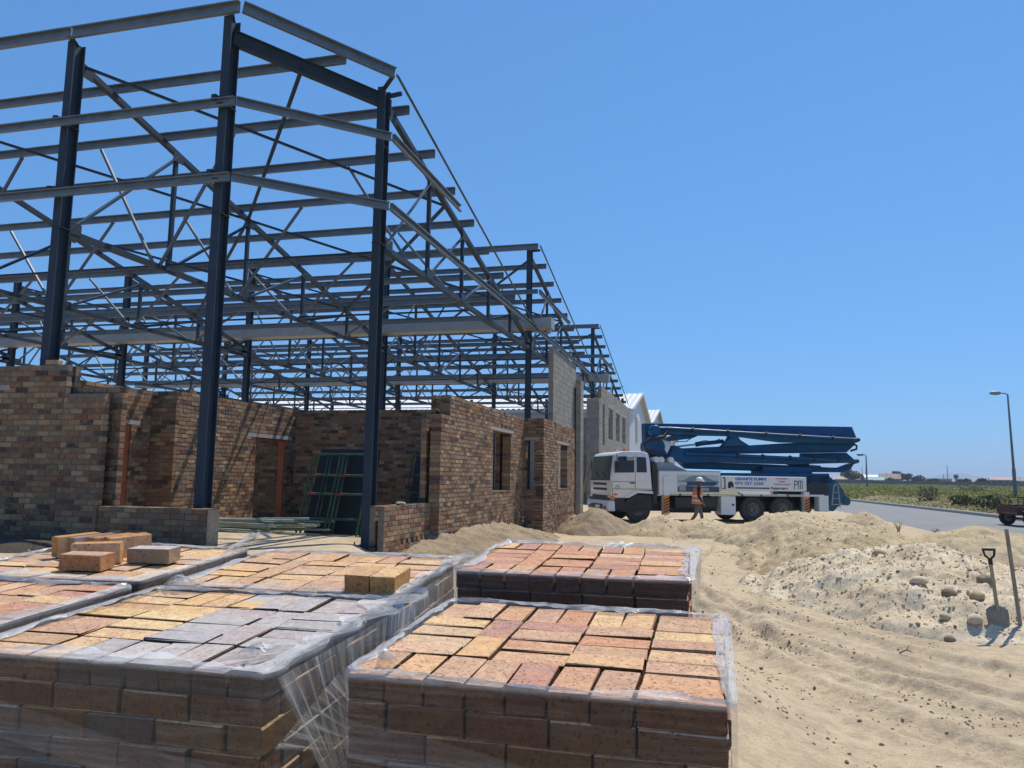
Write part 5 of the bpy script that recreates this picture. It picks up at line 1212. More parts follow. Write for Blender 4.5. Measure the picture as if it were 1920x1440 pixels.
def worker(name, label, loc, rz, vest_mat, walking=True):
    """faces local +x"""
    t = thing(name, label, 'person', loc, rz)
    s = 0.30 if walking else 0.05
    J = {'pelvis': ((0, 0, 0.95), (0.15, 0.12)), 'waist': ((0.0, 0, 1.08), (0.145, 0.115)), 'chest': ((0.03, 0, 1.30), (0.175, 0.13)), 'neck': ((0.06, 0, 1.47), 0.065), 'jaw': ((0.09, 0, 1.55), (0.075, 0.08)), 'head': ((0.085, 0, 1.66), (0.085, 0.10)),
         'hipL': ((0.0, 0.10, 0.90), 0.10), 'kneeL': ((0.16 if walking else 0.02, 0.11, 0.50), 0.068), 'ankL': ((0.20 if walking else 0.0, 0.11, 0.09), 0.045), 'toeL': ((0.36 if walking else 0.17, 0.12, 0.035), 0.04),
         'hipR': ((0.0, -0.10, 0.90), 0.10), 'kneeR': ((-0.06 if walking else 0.02, -0.11, 0.50), 0.068), 'ankR': ((-0.33 if walking else 0.0, -0.11, 0.14), 0.045), 'toeR': ((-0.20 if walking else 0.17, -0.12, 0.04), 0.04),
         'shL': ((0.03, 0.17, 1.40), 0.07), 'elL': ((-0.10, 0.24, 1.14), 0.05), 'wrL': ((0.02, 0.25, 0.92), 0.033), 'haL': ((0.05, 0.25, 0.83), (0.04, 0.022)),
         'shR': ((0.03, -0.17, 1.40), 0.07), 'elR': ((0.02, -0.24, 1.13), 0.05), 'wrR': ((0.16, -0.24, 0.93), 0.033), 'haR': ((0.21, -0.235, 0.85), (0.04, 0.022))}
    E_ = [('pelvis', 'waist'), ('waist', 'chest'), ('chest', 'neck'), ('neck', 'jaw'), ('jaw', 'head'), ('pelvis', 'hipL'), ('hipL', 'kneeL'), ('kneeL', 'ankL'), ('ankL', 'toeL'), ('pelvis', 'hipR'), ('hipR', 'kneeR'), ('kneeR', 'ankR'), ('ankR', 'toeR'),
          ('chest', 'shL'), ('shL', 'elL'), ('elL', 'wrL'), ('wrL', 'haL'), ('chest', 'shR'), ('shR', 'elR'), ('elR', 'wrR'), ('wrR', 'haR')]
    for sd, yy in (('L', 0.25), ('R', -0.235)):       # fingers and thumb
        bx_, by_, bz_ = J['ha' + sd][0]
        for q, (dx, ln) in enumerate(((-0.03, 0.055), (-0.01, 0.07), (0.01, 0.065), (0.028, 0.05))):
            J['f%s%d' % (sd, q)] = ((bx_ + dx, by_, bz_ - ln * 0.6), 0.011); J['g%s%d' % (sd, q)] = ((bx_ + dx + 0.018, by_, bz_ - ln - 0.02), 0.009); E_ += [('ha' + sd, 'f%s%d' % (sd, q)), ('f%s%d' % (sd, q), 'g%s%d' % (sd, q))]
        J['t' + sd] = ((bx_ + 0.05, by_, bz_ + 0.01), 0.011); E_.append(('ha' + sd, 't' + sd))
    def fm(c):
        if c.z < 0.10: return 3
        if c.z < 0.93 and abs(c.y) < 0.205: return 1
        if c.z > 1.46: return 0
        if abs(c.y) > 0.2 and c.z < 0.97: return 0
        return 2
    body = skin_figure('body', J, E_, 'pelvis', [M_SKIN, M_TROU, M_SHIRT, M_BOOT], fm, t)
    # vest : tapered shell round the trunk
    n = 24; vb = MB(); rows = []
    for z, a, b, x in ((0.86, 0.195, 0.235, -0.01), (0.98, 0.185, 0.225, 0.0), (1.12, 0.178, 0.215, 0.005), (1.26, 0.18, 0.22, 0.02), (1.38, 0.165, 0.215, 0.03), (1.45, 0.11, 0.15, 0.045)):
        rows.append([(x + a * math.cos(2 * math.pi * j / n), b * math.sin(2 * math.pi * j / n), z) for j in range(n)])
    vb.add([p for r_ in rows for p in r_], [(i * n + j, i * n + (j + 1) % n, (i + 1) * n + (j + 1) % n, (i + 1) * n + j) for i in range(5) for j in range(n)])
    v = vb.build('safety_vest', vest_mat, t, True)
    for z, a, b, x in ((0.96, 0.19, 0.23, 0.0), (1.12, 0.183, 0.22, 0.006)):
        rb = MB(); rb.add([(x + a * math.cos(2 * math.pi * j / n), b * math.sin(2 * math.pi * j / n), z + d) for d in (0, 0.05) for j in range(n)], [(j, (j + 1) % n, n + (j + 1) % n, n + j) for j in range(n)]); rb.build('reflective_band', M_REFL, v, True)
    h = MB().lathe([(0.135, 0.0), (0.132, 0.04), (0.115, 0.09), (0.07, 0.128), (0.0, 0.14)], (0.085, 0, 1.675), 'z', 20).build('helmet', M_HELM, t, True)
    pk = MB(); pk.add([(0.085 + 0.15 * math.cos(a), 0.15 * math.sin(a), 1.68) for a in np.linspace(-1.1, 1.1, 9)] + [(0.085 + (0.15 + 0.07 * math.cos(a)) * math.cos(a), 0.15 * math.sin(a), 1.665) for a in np.linspace(-1.1, 1.1, 9)], [(i, i + 1, i + 10, i + 9) for i in range(8)]); pk.build('peak', M_HELM, h, True)
    # face
    MB().box((0.185, 0, 1.60), (0.03, 0.03, 0.045)).build('nose', M_SKIN, t, False, 0.01)
    for y in (-0.035, 0.035): MB().lathe([(0.0, 0.012), (0.012, 0.006), (0.012, 0.0)], (0.163, y, 1.625), 'x', 8).build('eye', M_BOOT, t)
    for y in (-0.088, 0.088): MB().box((0.08, y, 1.60), (0.035, 0.018, 0.06)).build('ear', M_SKIN, t, False, 0.006)
    MB().box((0.168, 0, 1.555), (0.012, 0.05, 0.012)).build('mouth', m_flat('lips', (0.10, 0.04, 0.03), 0.6), t)
    return t
worker('person', 'worker in orange vest and white helmet walking right beside the truck', (-0.62, 28.5, gz(-0.62, 28.5) - 0.01), R(8), M_VEST, True)
worker('person', 'worker in yellow-green vest standing at a window of the far block wall', (-5.72, 47.6, 2.86), R(-60), M_HIVIS, False)
o = MB().bx(-7.8, -5.44, 36.9, 48.5, 2.70, 2.86).build('floor_slab', M_CONC); tag(o, 'concrete upper floor slab behind the far block wall windows', 'floor slab')

# ---------------------------------------------------------------- shovel and bar in the rubble heap
sx_, sy_ = 2.92, 9.55; sz = surf(sx_, sy_)
sh = thing('shovel', 'shovel with black D-shaped grip standing in the rubble heap', 'shovel', (sx_, sy_, sz), R(10))
up = Vector((-0.04, 0.10, 1)).normalized(); sh.scale = (0.95, 0.95, 0.95)
def sp(h, dx=0.0): return Vector((dx, 0, 0)) + up * h
SHM = m_paint('shovel_steel', (0.24, 0.22, 0.18), 0.6, 0.3, 0.3, 8, (0.3, 0.24, 0.16), 0.6)
bl = MB(); prof = []
rows_ = []
for k, (h, w) in enumerate(((-0.10, 0.105), (0.0, 0.118), (0.10, 0.122), (0.16, 0.118), (0.19, 0.08), (0.21, 0.03))):
    rows_.append([sp(h, w * u) + Vector((0, -0.022 * (1 - u * u) * 1.0 + 0.01, 0)) for u in (-1, -0.6, -0.2, 0.2, 0.6, 1)])
vs_ = [p for r_ in rows_ for p in r_]; m_ = 6
bl.add(vs_ + [p + Vector((0, 0.005, 0)) for p in vs_], [(i * m_ + j, i * m_ + j + 1, (i + 1) * m_ + j + 1, (i + 1) * m_ + j) for i in range(5) for j in range(5)] + [(36 + i * m_ + j, 36 + (i + 1) * m_ + j, 36 + (i + 1) * m_ + j + 1, 36 + i * m_ + j + 1) for i in range(5) for j in range(5)])
bl.build('blade', SHM, sh, 0.6)
MB().tube([sp(0.16), sp(0.30), sp(0.72)], [0.022, 0.02, 0.019], 10).build('shaft', m_paint('shovel_shaft', (0.33, 0.27, 0.16), 0.7, 0, 0.25, 6), sh, 0.6)
gp = MB().tube([sp(0.66), sp(0.72)], 0.024, 10); gp.tube([sp(0.715, 0.0), sp(0.76, -0.05), sp(0.83, -0.065)], 0.013, 8); gp.tube([sp(0.715, 0.0), sp(0.76, 0.05), sp(0.83, 0.065)], 0.013, 8); gp.tube([sp(0.83, -0.068), sp(0.83, 0.068)], 0.017, 8)
gp.build('grip', M_BLACK, sh, 0.6)
bx0, by0 = 3.14, 9.6; bz = surf(bx0, by0)
o = MB().tube([(bx0, by0, bz - 0.1), (bx0 - 0.05, by0 + 0.12, bz + 1.0)], 0.02, 10).build('tool_handle', m_paint('weathered_handle', (0.26, 0.22, 0.16), 0.8, 0, 0.25, 6), None, 0.6); tag(o, 'plain wooden tool handle standing right of the shovel', 'tool handle')

# ---------------------------------------------------------------- scaffold frames leaning on the back wall
def scaffold(name, label, x0, w, y0, lean, bay, mat, red=True):
    t = thing(name, label, 'scaffold', (x0, y0, 0.37), 0, 'green scaffold frames leaning on the back wall')
    H = 1.78; a = math.asin(lean / H)
    def P(x, h, d=0.0): return (x, h * math.sin(a) + d, h * math.cos(a))
    for x in (0, w / 2 - 0.045, w / 2 + 0.045, w): MB().tube([P(x, 0), P(x, H)], 0.024, 8).build('standard', mat, t, 0.6)
    for k, h in enumerate((0.34, 0.88, 1.30, H)):
        MB().tube([P(0, h), P(w, h)], 0.022, 8).build('ledger', mat, t, 0.6)
        if red and k in (1, 2):
            for x in (0.05, w / 2 - 0.13, w / 2 + 0.07): MB().tube([P(x, h), P(x + 0.12, h)], 0.025, 8).build('red_band', M_RED2, t, 0.6)
    for x in (w * 0.26,): MB().tube([P(x, 0.4), P(x, H)], 0.014, 6).build('thin_standard', mat, t, 0.6)
    return t
M_RED2 = m_paint('red_scaffold_band', (0.30, 0.05, 0.03), 0.6, 0, 0.3, 8)
SCL = ('front green scaffold frame with red bands leaning on the back wall', 'second green scaffold frame from the front, also with red bands', 'rearmost green scaffold frame of the leaning stack')
for i in range(2): scaffold('access_scaffold', SCL[i], -8.42 + i * 0.03, 1.36, 14.62 + i * 0.12, 0.62 - i * 0.02, 0, M_GREEN, i < 2)
scaffold('access_scaffold', 'green scaffold frame standing right of the steel column by the back wall', -7.0, 1.2, 16.9, 0.5, 0, M_GREEN, False)
M_DARKB = m_paint('added_dark_board_paint', (0.012, 0.014, 0.013), 0.55, 0, 0.3, 3.0, (0.05, 0.045, 0.04), 0.3)  # dark boards added to deepen the black behind the scaffold frames
for i, (x, w_, yy) in enumerate(((-8.42, 1.42, 14.95), (-7.05, 1.35, 17.2))):
    o = MB().box((0, 0, 0.95), (w_, 0.02, 1.9)).build('added_dark_board', M_DARKB); o.location = (x + w_ / 2, yy, 0.36); o.rotation_euler = (-0.33, 0, 0)
    tag(o, ('added dark board behind the leaning green scaffold frames', 'added dark board right of the steel column by the back wall')[i], 'board')
# tubes lying on the floor
rgp = random.Random(5)
for i in range(34):
    a = rgp.gauss(0.12, 0.16); L = rgp.uniform(1.6, 3.0); cx = -9.35 + rgp.uniform(-0.6, 0.5); cy = 13.7 + rgp.uniform(-0.7, 0.8); z = 0.44 + 0.045 * (i // 6) + rgp.uniform(0, 0.02)
    d = Vector((math.cos(a), math.sin(a), rgp.uniform(-0.04, 0.04))) * L / 2
    o = MB().tube([Vector((cx, cy, z)) - d, Vector((cx, cy, z)) + d], 0.024, 8).build('scaffold_tube', M_POLE if i % 7 else M_GREEN, None, 0.6); tag(o, 'grey-green scaffold tube in the pile on the room floor', 'scaffold tube', 'pile of scaffold tubes on the room floor')
# pvc pipes behind the rear right pallet
for i, (x, y) in enumerate(((-2.42, 15.9), (-2.28, 16.1), (-2.12, 16.0))):
    d = Vector((0.10, 0.99, 0.02)); p = Vector((x, y, max(gz(x, y), gz(x, y + 1.3), gz(x, y + 2.5)) + 0.05)); q = p + d * 2.6
    q.z = p.z + 0.05
    m = MB(); n = 18
    m.lathe([(0.055, 0.0), (0.055, 2.6), (0.048, 2.6), (0.048, 0.0), (0.055, 0.0)], (0, 0, 0), 'y', n, 0, False)
    o = m.build('plastic_pipe', M_PVC, None, 0.7); o.location = p; o.rotation_euler = (0.005, 0, -0.02 - i * 0.03)
    tag(o, ('left', 'middle', 'right')[i] + ' one of three white plastic pipes lying on the sand behind the pallets', 'pipe', 'white plastic pipes behind the pallets')
# plank leaning at the truck front
o = MB().beam((-5.28, 30.95, 0.05), (-4.93, 31.6, 2.34), bsec(0.10, 0.05)).build('timber_plank', M_WOOD); tag(o, 'timber plank leaning between the block pier and the truck cab', 'plank')

# ---------------------------------------------------------------- trailer at the right edge
tr = thing('trailer', 'dark red open trailer with rail sides parked on the road, right edge', 'trailer', (10.85, 32.0, 0.08), R(8))
tr.scale = (0.92, 0.92, 0.92)
TRB = lambda m, n, mt, **k: m.build(n, mt, tr, **k)
TRB(MB().prism([(-0.35, 0.52), (-0.35, 0.74), (-0.2, 0.84), (2.6, 0.84), (2.6, 0.45), (0.3, 0.40)], 'y', 0.0, 0.05), 'side_board', M_RUST); TRB(MB().prism([(-0.35, 0.52), (-0.35, 0.74), (-0.2, 0.84), (2.6, 0.84), (2.6, 0.45), (0.3, 0.40)], 'y', 1.55, 1.6), 'side_board', M_RUST)
TRB(MB().bx(-0.33, 2.6, 0.052, 1.548, 0.46, 0.52), 'floor', M_RUST); TRB(MB().bx(-0.35, -0.30, 0.052, 1.548, 0.53, 0.80), 'head_board', M_RUST)
for y in (0.02, 1.58):
    r_ = MB(); r_.tube([(-0.28, y, 0.8), (-0.28, y, 1.15)], 0.02, 6).tube([(-0.28, y, 1.14), (2.6, y, 1.14)], 0.018, 6).tube([(0.15, y, 0.8), (0.15, y, 1.14)], 0.018, 6).tube([(0.7, y, 0.8), (0.7, y, 1.14)], 0.018, 6).tube([(1.5, y, 0.8), (1.5, y, 1.14)], 0.018, 6)
    r_.tube([(-0.25, y, 1.08), (1.2, y, 0.86)], 0.016, 6); TRB(r_, 'rail', M_DARK)
TRB(MB().beam((-0.2, -0.01, 0.80), (0.95, -0.01, 0.52), bsec(0.02, 0.03)), 'rail', M_POLE)
for x, y in ((0.12, -0.13), (0.12, 1.73)):
    w_ = TRB(MB().lathe([(0.17, -0.08), (0.28, -0.09), (0.315, -0.05), (0.315, 0.05), (0.28, 0.09), (0.17, 0.08)], (x, y, 0.31), 'y', 26, 0, False), 'wheel', M_RUB, smooth=0.5)
    MB().lathe([(0.0, -0.02), (0.08, -0.05), (0.17, -0.05), (0.175, 0.0)], (x, y, 0.31), 'y', 18).build('rim', M_GREYP, w_, 0.5)
    TRB(MB().prism([(-0.22, 0.60), (-0.12, 0.68), (0.36, 0.68), (0.46, 0.60), (0.46, 0.58), (0.36, 0.655), (-0.12, 0.655), (-0.22, 0.58)], 'y', y - 0.12, y + 0.12), 'mudguard', M_RUST)
TRB(MB().tube([(0.12, -0.1, 0.31), (0.12, 1.7, 0.31)], 0.04, 8), 'axle', M_DARK)
for i in range(5): TRB(MB().tube([(0.1 + 0.2 * i, 0.3 + 0.2 * i, 0.56), (1.4, 0.5 + 0.15 * i, 0.86)], 0.05, 7), 'load_bundle', M_GREYP)

BARK_D = m_paint('dry_twig', (0.07, 0.05, 0.035), 0.9, 0, 0.3, 5)
# a twig and a few brick bits dropped on the sand
tx, ty = 1.75, 8.35
o = MB().tube([(tx - 0.06, ty + 0.03, gz(tx - 0.12, ty) + 0.02), (tx, ty, gz(tx, ty) + 0.05), (tx + 0.03, ty + 0.04, gz(tx, ty) + 0.09)], [0.006, 0.005, 0.002], 5).tube([(tx, ty, gz(tx, ty) + 0.05), (tx + 0.05, ty - 0.02, gz(tx, ty) + 0.03)], [0.006, 0.003], 5).build('twig', BARK_D, None); tag(o, 'dry forked twig lying on the sand before the rubble heap', 'twig')
# ---------------------------------------------------------------- neighbouring white sheds
def shed(label, x1, y0, y1, ze, zr, xl, rib=0.4, nofront=False):
    t = thing('white_shed', label, 'shed', (x1 - 5, (y0 + y1) / 2, 0)); ox, oy = x1 - 5, (y0 + y1) / 2; ym = (y0 + y1) / 2
    P = lambda m, n, mt, **k: fb(m, n, mt, t, Vector((ox, oy, 0)), k.get('smooth', False))
    w = MB(); w.prism([(y0, -0.3), (y1, -0.3), (y1, ze), (ym, zr), (y0, ze)], 'x', xl, x1); P(w, 'wall', M_SHEDW)
    # roof sheets with real corrugation
    for a, b, za, zb in ((y0 - 0.35, ym, ze - 0.08, zr + 0.05), (ym, y1 + 0.35, zr + 0.05, ze - 0.08)):
        m = MB(); xs_ = np.arange(xl, x1 + 0.35, rib / 4); vs = []
        for i, x in enumerate(xs_):
            d = (0.0, 0.05, 0.05, 0.0)[i % 4]; vs += [(x, a, za + d + 0.06), (x, b, zb + d + 0.06)]
        m.add(vs, [(2 * i, 2 * i + 1, 2 * i + 3, 2 * i + 2) for i in range(len(xs_) - 1)])
        P(m, 'roof', M_ROOF)
    g = MB(); g.bx(xl, x1 + 0.3, y0 - 0.52, y0 - 0.37, ze - 0.25, ze - 0.06); P(g, 'gutter', M_ROOF)
    fl = MB()
    for a, b, za, zb in ((y0 - 0.36, ym, ze, zr + 0.13), (ym, y1 + 0.36, zr + 0.13, ze)): fl.beam((x1 + 0.33, a, za), (x1 + 0.33, b, zb), bsec(0.05, 0.22))
    P(fl, 'barge_flashing', M_ROOF)
    k = MB(); x = x1
    for i in range(int((y1 - y0) / 0.5)): k.box((x1 + 0.006, y0 + 0.25 + i * 0.5, (ze - 0.3) / 2), (0.02, 0.05, ze - 0.2))
    P(k, 'wall_rib', M_SHEDW)
    wd = MB().bx(x1 + 0.018, x1 + 0.05, y0 + 4.2, y0 + 5.3, ze - 2.0, ze - 0.2); P(wd, 'louvre', m_flat('louvre_grey', (0.25, 0.25, 0.25), 0.6))
    return t
shed('nearest white shed with ribbed roof behind the steel frame', -5.5, 52.1, 66.0, 6.2, 7.85, -44)
shed('second white shed gable beyond the nearest shed', -5.5, 69.5, 86.0, 6.5, 8.2, -34)
shed('farthest white shed roof just above the truck boom', -5.3, 92.0, 110.0, 6.5, 8.3, -26)

# ---------------------------------------------------------------- street lamps, masts
M_LPOLE = m_paint('lamp_pole_grey', (0.16, 0.19, 0.22), 0.5, 0.3, 0.15)
def lamp(label, x, y, h, lean=(0, 0), arm=0.55):
    z = float(ground_z(x, y)); t = thing('street_lamp', label, 'street lamp', (x, y, z), 0, 'street lamps along the road')
    T = Vector((lean[0], lean[1], h))
    MB().tube([(0, 0, -0.2), Vector((0, 0, 0)) + T * 0.28, T * 0.285, T], [0.14, 0.13, 0.10, 0.06], 12).build('pole', M_LPOLE, t, 0.6)
    MB().tube([T, T + Vector((-arm * 0.4, 0, 0.10)), T + Vector((-arm, 0, 0.12))], 0.045, 8).build('arm', M_LPOLE, t, 0.6)
    p = T + Vector((-arm - 0.32, 0, 0.13)); h_ = MB().lathe([(0.0, -0.42), (0.12, -0.40), (0.17, -0.1), (0.14, 0.25), (0.07, 0.36), (0.0, 0.38)], p, 'x', 12).build('lamp_head', M_GREYP, t, 0.6)
    return t
lamp('tall leaning street lamp at the right edge beyond the trailer', 22.6, 68.6, 8.0, (-0.35, -0.6), 0.5)
lamp('thinner street lamp beyond the road near the boom tips', 17.6, 101.0, 4.0, (0, 0), 0.3)
def mast(label, D, px, z0, z1, r):
    x, y = D; o = MB().tube([(x, y, 0), (x, y, z1)], [r, r * 0.6], 7).build('mast', M_LPOLE); return tag(o, label, 'mast', 'thin masts on the skyline')
mast('thin mast just left of the white far roof', (73.8, 435.8), 0, 0, 9.0, 0.2); mast('second thin mast above the white far roof', (79.4, 458.1), 0, 0, 8.0, 0.18)
mast('tall thin mast left of the palm', (116.5, 447.0), 0, 0, 10.5, 0.25); mast('short mast left of the tall thin mast', (114.6, 446.7), 0, 0, 5.8, 0.22)

# ---------------------------------------------------------------- far buildings
def house(label, x, y, rz, L, Wd, h, roof_h, wallc, roofc, nwin, name='house', flat=False):
    z = float(ground_z(x, y)); t = thing(name, label, 'house', (x, y, z), rz, 'houses beyond the field')
    mw = m_paint('far_wall', wallc, 0.8, 0, 0.08, 0.4); mr = m_paint('far_roof', roofc, 0.7, 0, 0.1, 0.5)
    MB().bx(-L / 2, L / 2, -Wd / 2, Wd / 2, -0.3, h).build('wall', mw, t)
    if flat: MB().bx(-L / 2 - 0.2, L / 2 + 0.2, -Wd / 2 - 0.2, Wd / 2 + 0.2, h + 0.002, h + roof_h).build('roof', mr, t)
    else: MB().prism([(-Wd / 2 - 0.4, h - 0.1), (Wd / 2 + 0.4, h - 0.1), (0, h + roof_h)], 'x', -L / 2 - 0.4, L / 2 + 0.4).build('roof', mr, t)
    for i in range(nwin):
        x_ = -L / 2 + L * (i + 0.5) / nwin
        w = MB().bx(x_ - 0.6, x_ + 0.6, -Wd / 2 - 0.04, -Wd / 2 - 0.002, h * 0.35, h * 0.8).build('window', M_GLASSD, t)
        MB().bx(x_ - 0.7, x_ + 0.7, -Wd / 2 - 0.10, -Wd / 2 - 0.041, h * 0.30, h * 0.35).build('sill', mw, w)
    return t
house('far house with white sheet roof between the trees', 68.8, 382.4, R(-10), 10.5, 7, 2.6, 1.2, (0.35, 0.31, 0.27), (0.78, 0.78, 0.76), 4)
house('small far house with teal roof in front of the white roof', 66.3, 362, R(-10), 6.5, 5, 1.5, 1.3, (0.2, 0.2, 0.2), (0.22, 0.38, 0.34), 3)
house('brown far house left of the tree cluster', 75.5, 379.2, R(-8), 8, 8, 2.2, 2.2, (0.28, 0.2, 0.16), (0.16, 0.10, 0.08), 3)
house('grey low house behind the rounded olive tree', 49.5, 325, R(-8), 9, 6, 1.6, 1.3, (0.3, 0.28, 0.26), (0.33, 0.27, 0.22), 3)
house('long low brick building left of the palm', 109.8, 445.3, R(-8), 15, 8, 2.3, 0.5, (0.36, 0.22, 0.16), (0.40, 0.38, 0.36), 6, flat=True)
house('pink house left of the tall street lamp', 90.1, 284.0, R(-14), 7.0, 6, 2.1, 0.9, (0.52, 0.36, 0.30), (0.36, 0.22, 0.17), 4)
house('grey hall with dark roof right of the tall street lamp', 98.6, 291.0, R(-14), 7.0, 6, 1.9, 1.2, (0.36, 0.40, 0.41), (0.12, 0.14, 0.15), 3)
house('small grey gabled house on the skyline between palm and lamp', 97.8, 338.0, R(-10), 3.6, 4, 1.4, 1.3, (0.30, 0.31, 0.33), (0.2, 0.2, 0.22), 2)
house('square water tower block behind the trees', 118.4, 572.5, R(-10), 5.2, 5, 7.2, 0.5, (0.3, 0.31, 0.33), (0.3, 0.31, 0.33), 2, name='tower_block', flat=True)
fw = MB(); M_FENCE = m_rough('far_fence', (0.12, 0.115, 0.11), (0.2, 0.19, 0.18), 0.8, 0.01)
pts_ = [(30, 258), (59.9, 276), (83.3, 276.9), (125, 278)]
fnc = thing('boundary_wall', 'long dark vibracrete boundary wall beyond the field', 'wall', (30, 258, 0))
for a, b in zip(pts_[:-1], pts_[1:]):
    n_ = int(math.hypot(b[0] - a[0], b[1] - a[1]) / 3)
    for i in range(n_):
        p = Vector((a[0] + (b[0] - a[0]) * i / n_, a[1] + (b[1] - a[1]) * i / n_, 0)); q = Vector((a[0] + (b[0] - a[0]) * (i + 0.97) / n_, a[1] + (b[1] - a[1]) * (i + 0.97) / n_, 0))
        p.z = float(ground_z(p.x, p.y)); q.z = float(ground_z(q.x, q.y)); o_ = Vector((30, 258, 0))
        fb(MB().beam(p + Vector((0, 0, 0.6)), q + Vector((0, 0, 0.6)), bsec(0.12, 1.3 + 0.25 * ((i * 7) % 3 == 0))), 'panel', M_FENCE, fnc, o_)

# ---------------------------------------------------------------- vegetation
def m_leaf(name, c1, c2):
    m, nt, b = newmat(name); rv = nd(nt, 'ShaderNodeNewGeometry').outputs['Random Per Island']
    nt.links.new(ramp(nt, rv, [(0.0, c1), (1.0, c2)]), b.inputs['Base Color']); b.inputs['Roughness'].default_value = 0.7; b.inputs['Specular IOR Level'].default_value = 0.3
    tl = nd(nt, 'ShaderNodeBsdfTranslucent', {'Color': b.inputs['Base Color'].links[0].from_socket}); mx = nd(nt, 'ShaderNodeMixShader', {0: 0.45, 1: b.outputs[0], 2: tl.outputs[0]})
    nt.links.new(mx.outputs[0], nt.nodes['Material Output'].inputs[0])
    return m
LF1 = m_leaf('leaf_dark', (0.03, 0.042, 0.018), (0.075, 0.085, 0.035)); LF2 = m_leaf('leaf_green', (0.17, 0.185, 0.06), (0.34, 0.34, 0.12)); LF3 = m_leaf('leaf_dry', (0.18, 0.145, 0.08), (0.36, 0.29, 0.17)); LF4 = m_leaf('leaf_olive', (0.11, 0.105, 0.055), (0.22, 0.20, 0.105))
BARK = m_paint('bark', (0.10, 0.075, 0.055), 0.9, 0, 0.3, 5)
def leaves(mb, c, r, n, size, rg, flat=1.0, mi=0):
    for _ in range(n):
        while True:
            d = Vector((rg.uniform(-1, 1), rg.uniform(-1, 1), rg.uniform(-1, 1)))
            if 0.15 < d.length < 1: break
        d = d.normalized() * (d.length ** 0.45); p = Vector(c) + Vector((d.x * r[0], d.y * r[1], d.z * r[2]))
        s = size * rg.uniform(0.6, 1.4); a = Vector((rg.uniform(-1, 1), rg.uniform(-1, 1), rg.uniform(-1, 1))).normalized(); b = a.cross(Vector((rg.uniform(-1, 1), rg.uniform(-1, 1), rg.uniform(-1, 1)))).normalized()
        mb.add([p - a * s, p + b * s * 0.55, p + a * s, p - b * s * 0.55], [(0, 1, 2, 3)], mi)
def tree(label, x, y, h, rx, blobs, mat, seed, leaf=0.35, name='tree'):
    z = float(ground_z(x, y)); t = thing(name, label, 'tree', (x, y, z), 0, 'trees beyond the field'); rg = random.Random(seed)
    tk = MB(); tk.tube([(0, 0, -0.2), (0.05, 0, h * 0.25), (0.0, 0.05, h * 0.55)], [0.22, 0.17, 0.09], 8)
    cr = MB()
    for i in range(blobs):
        a = rg.uniform(0, 6.3); d = rx * rg.uniform(0.1, 0.75); c = (d * math.cos(a), d * math.sin(a), h * rg.uniform(0.45, 0.85)); rr = rx * rg.uniform(0.28, 0.45)
        tk.tube([(0, 0, h * 0.3), Vector(c) * 0.6 + Vector((0, 0, h * 0.12)), c], [0.1, 0.06, 0.03], 6); leaves(cr, c, (rr, rr, rr * 0.7), 110, leaf, rg)
    tk.build('trunk', BARK, t); cr.build('crown', mat, t); return t
tree('rounded olive tree just right of the boom tip', 42.8, 271.5, 4.4, 3.6, 14, LF4, 1)
tree('broad dark tree, left of the far tree cluster', 76.8, 384.4, 4.6, 3.2, 12, LF1, 2); tree('tallest dark tree in the middle of the far tree cluster', 82.6, 396.9, 5.8, 3.6, 14, LF1, 3); tree('second tall dark tree in the far tree cluster', 86.0, 394, 5.0, 3.2, 12, LF1, 8)
tree('dark tree at the right end of the far tree cluster', 88.6, 387.1, 3.8, 3.4, 11, LF1, 4); tree('low olive tree before the far tree cluster', 66.3, 329.7, 2.4, 1.8, 7, LF4, 5)
tree('low dark tree just left of the pink house', 85.0, 285, 2.0, 2.4, 8, LF1, 6); tree('low dark tree right of the palm', 86.5, 314, 2.0, 3.2, 8, LF1, 7); tree('low dark tree left of the palm', 74.0, 300, 1.7, 3.2, 8, LF1, 9)
# palm : slim trunk with a drooping skirt of fronds
px_, py_ = 120.7, 448.1; pz = float(ground_z(px_, py_)); pl = thing('palm_tree', 'lone slim palm on the skyline', 'tree', (px_, py_, pz), 0, 'trees beyond the field')
MB().tube([(0, 0, -0.2), (0, 0, 4.5)], [0.5, 0.42], 8).build('trunk', BARK, pl)
fr = MB(); rgq = random.Random(3)
for i in range(70):
    a = rgq.uniform(0, 6.3); L = rgq.uniform(1.0, 1.7); up_ = rgq.uniform(-1.4, 1.0); b = Vector((0, 0, 4.4)); q = b + Vector((math.cos(a) * L * 0.7, math.sin(a) * L * 0.7, up_ * 0.7)); e = q + Vector((math.cos(a) * 0.3, math.sin(a) * 0.3, -0.9)); s = Vector((-math.sin(a), math.cos(a), 0)) * 0.16
    fr.add([b, q + s, e, q - s], [(0, 1, 2, 3)])
fr.build('crown', LF1, pl)
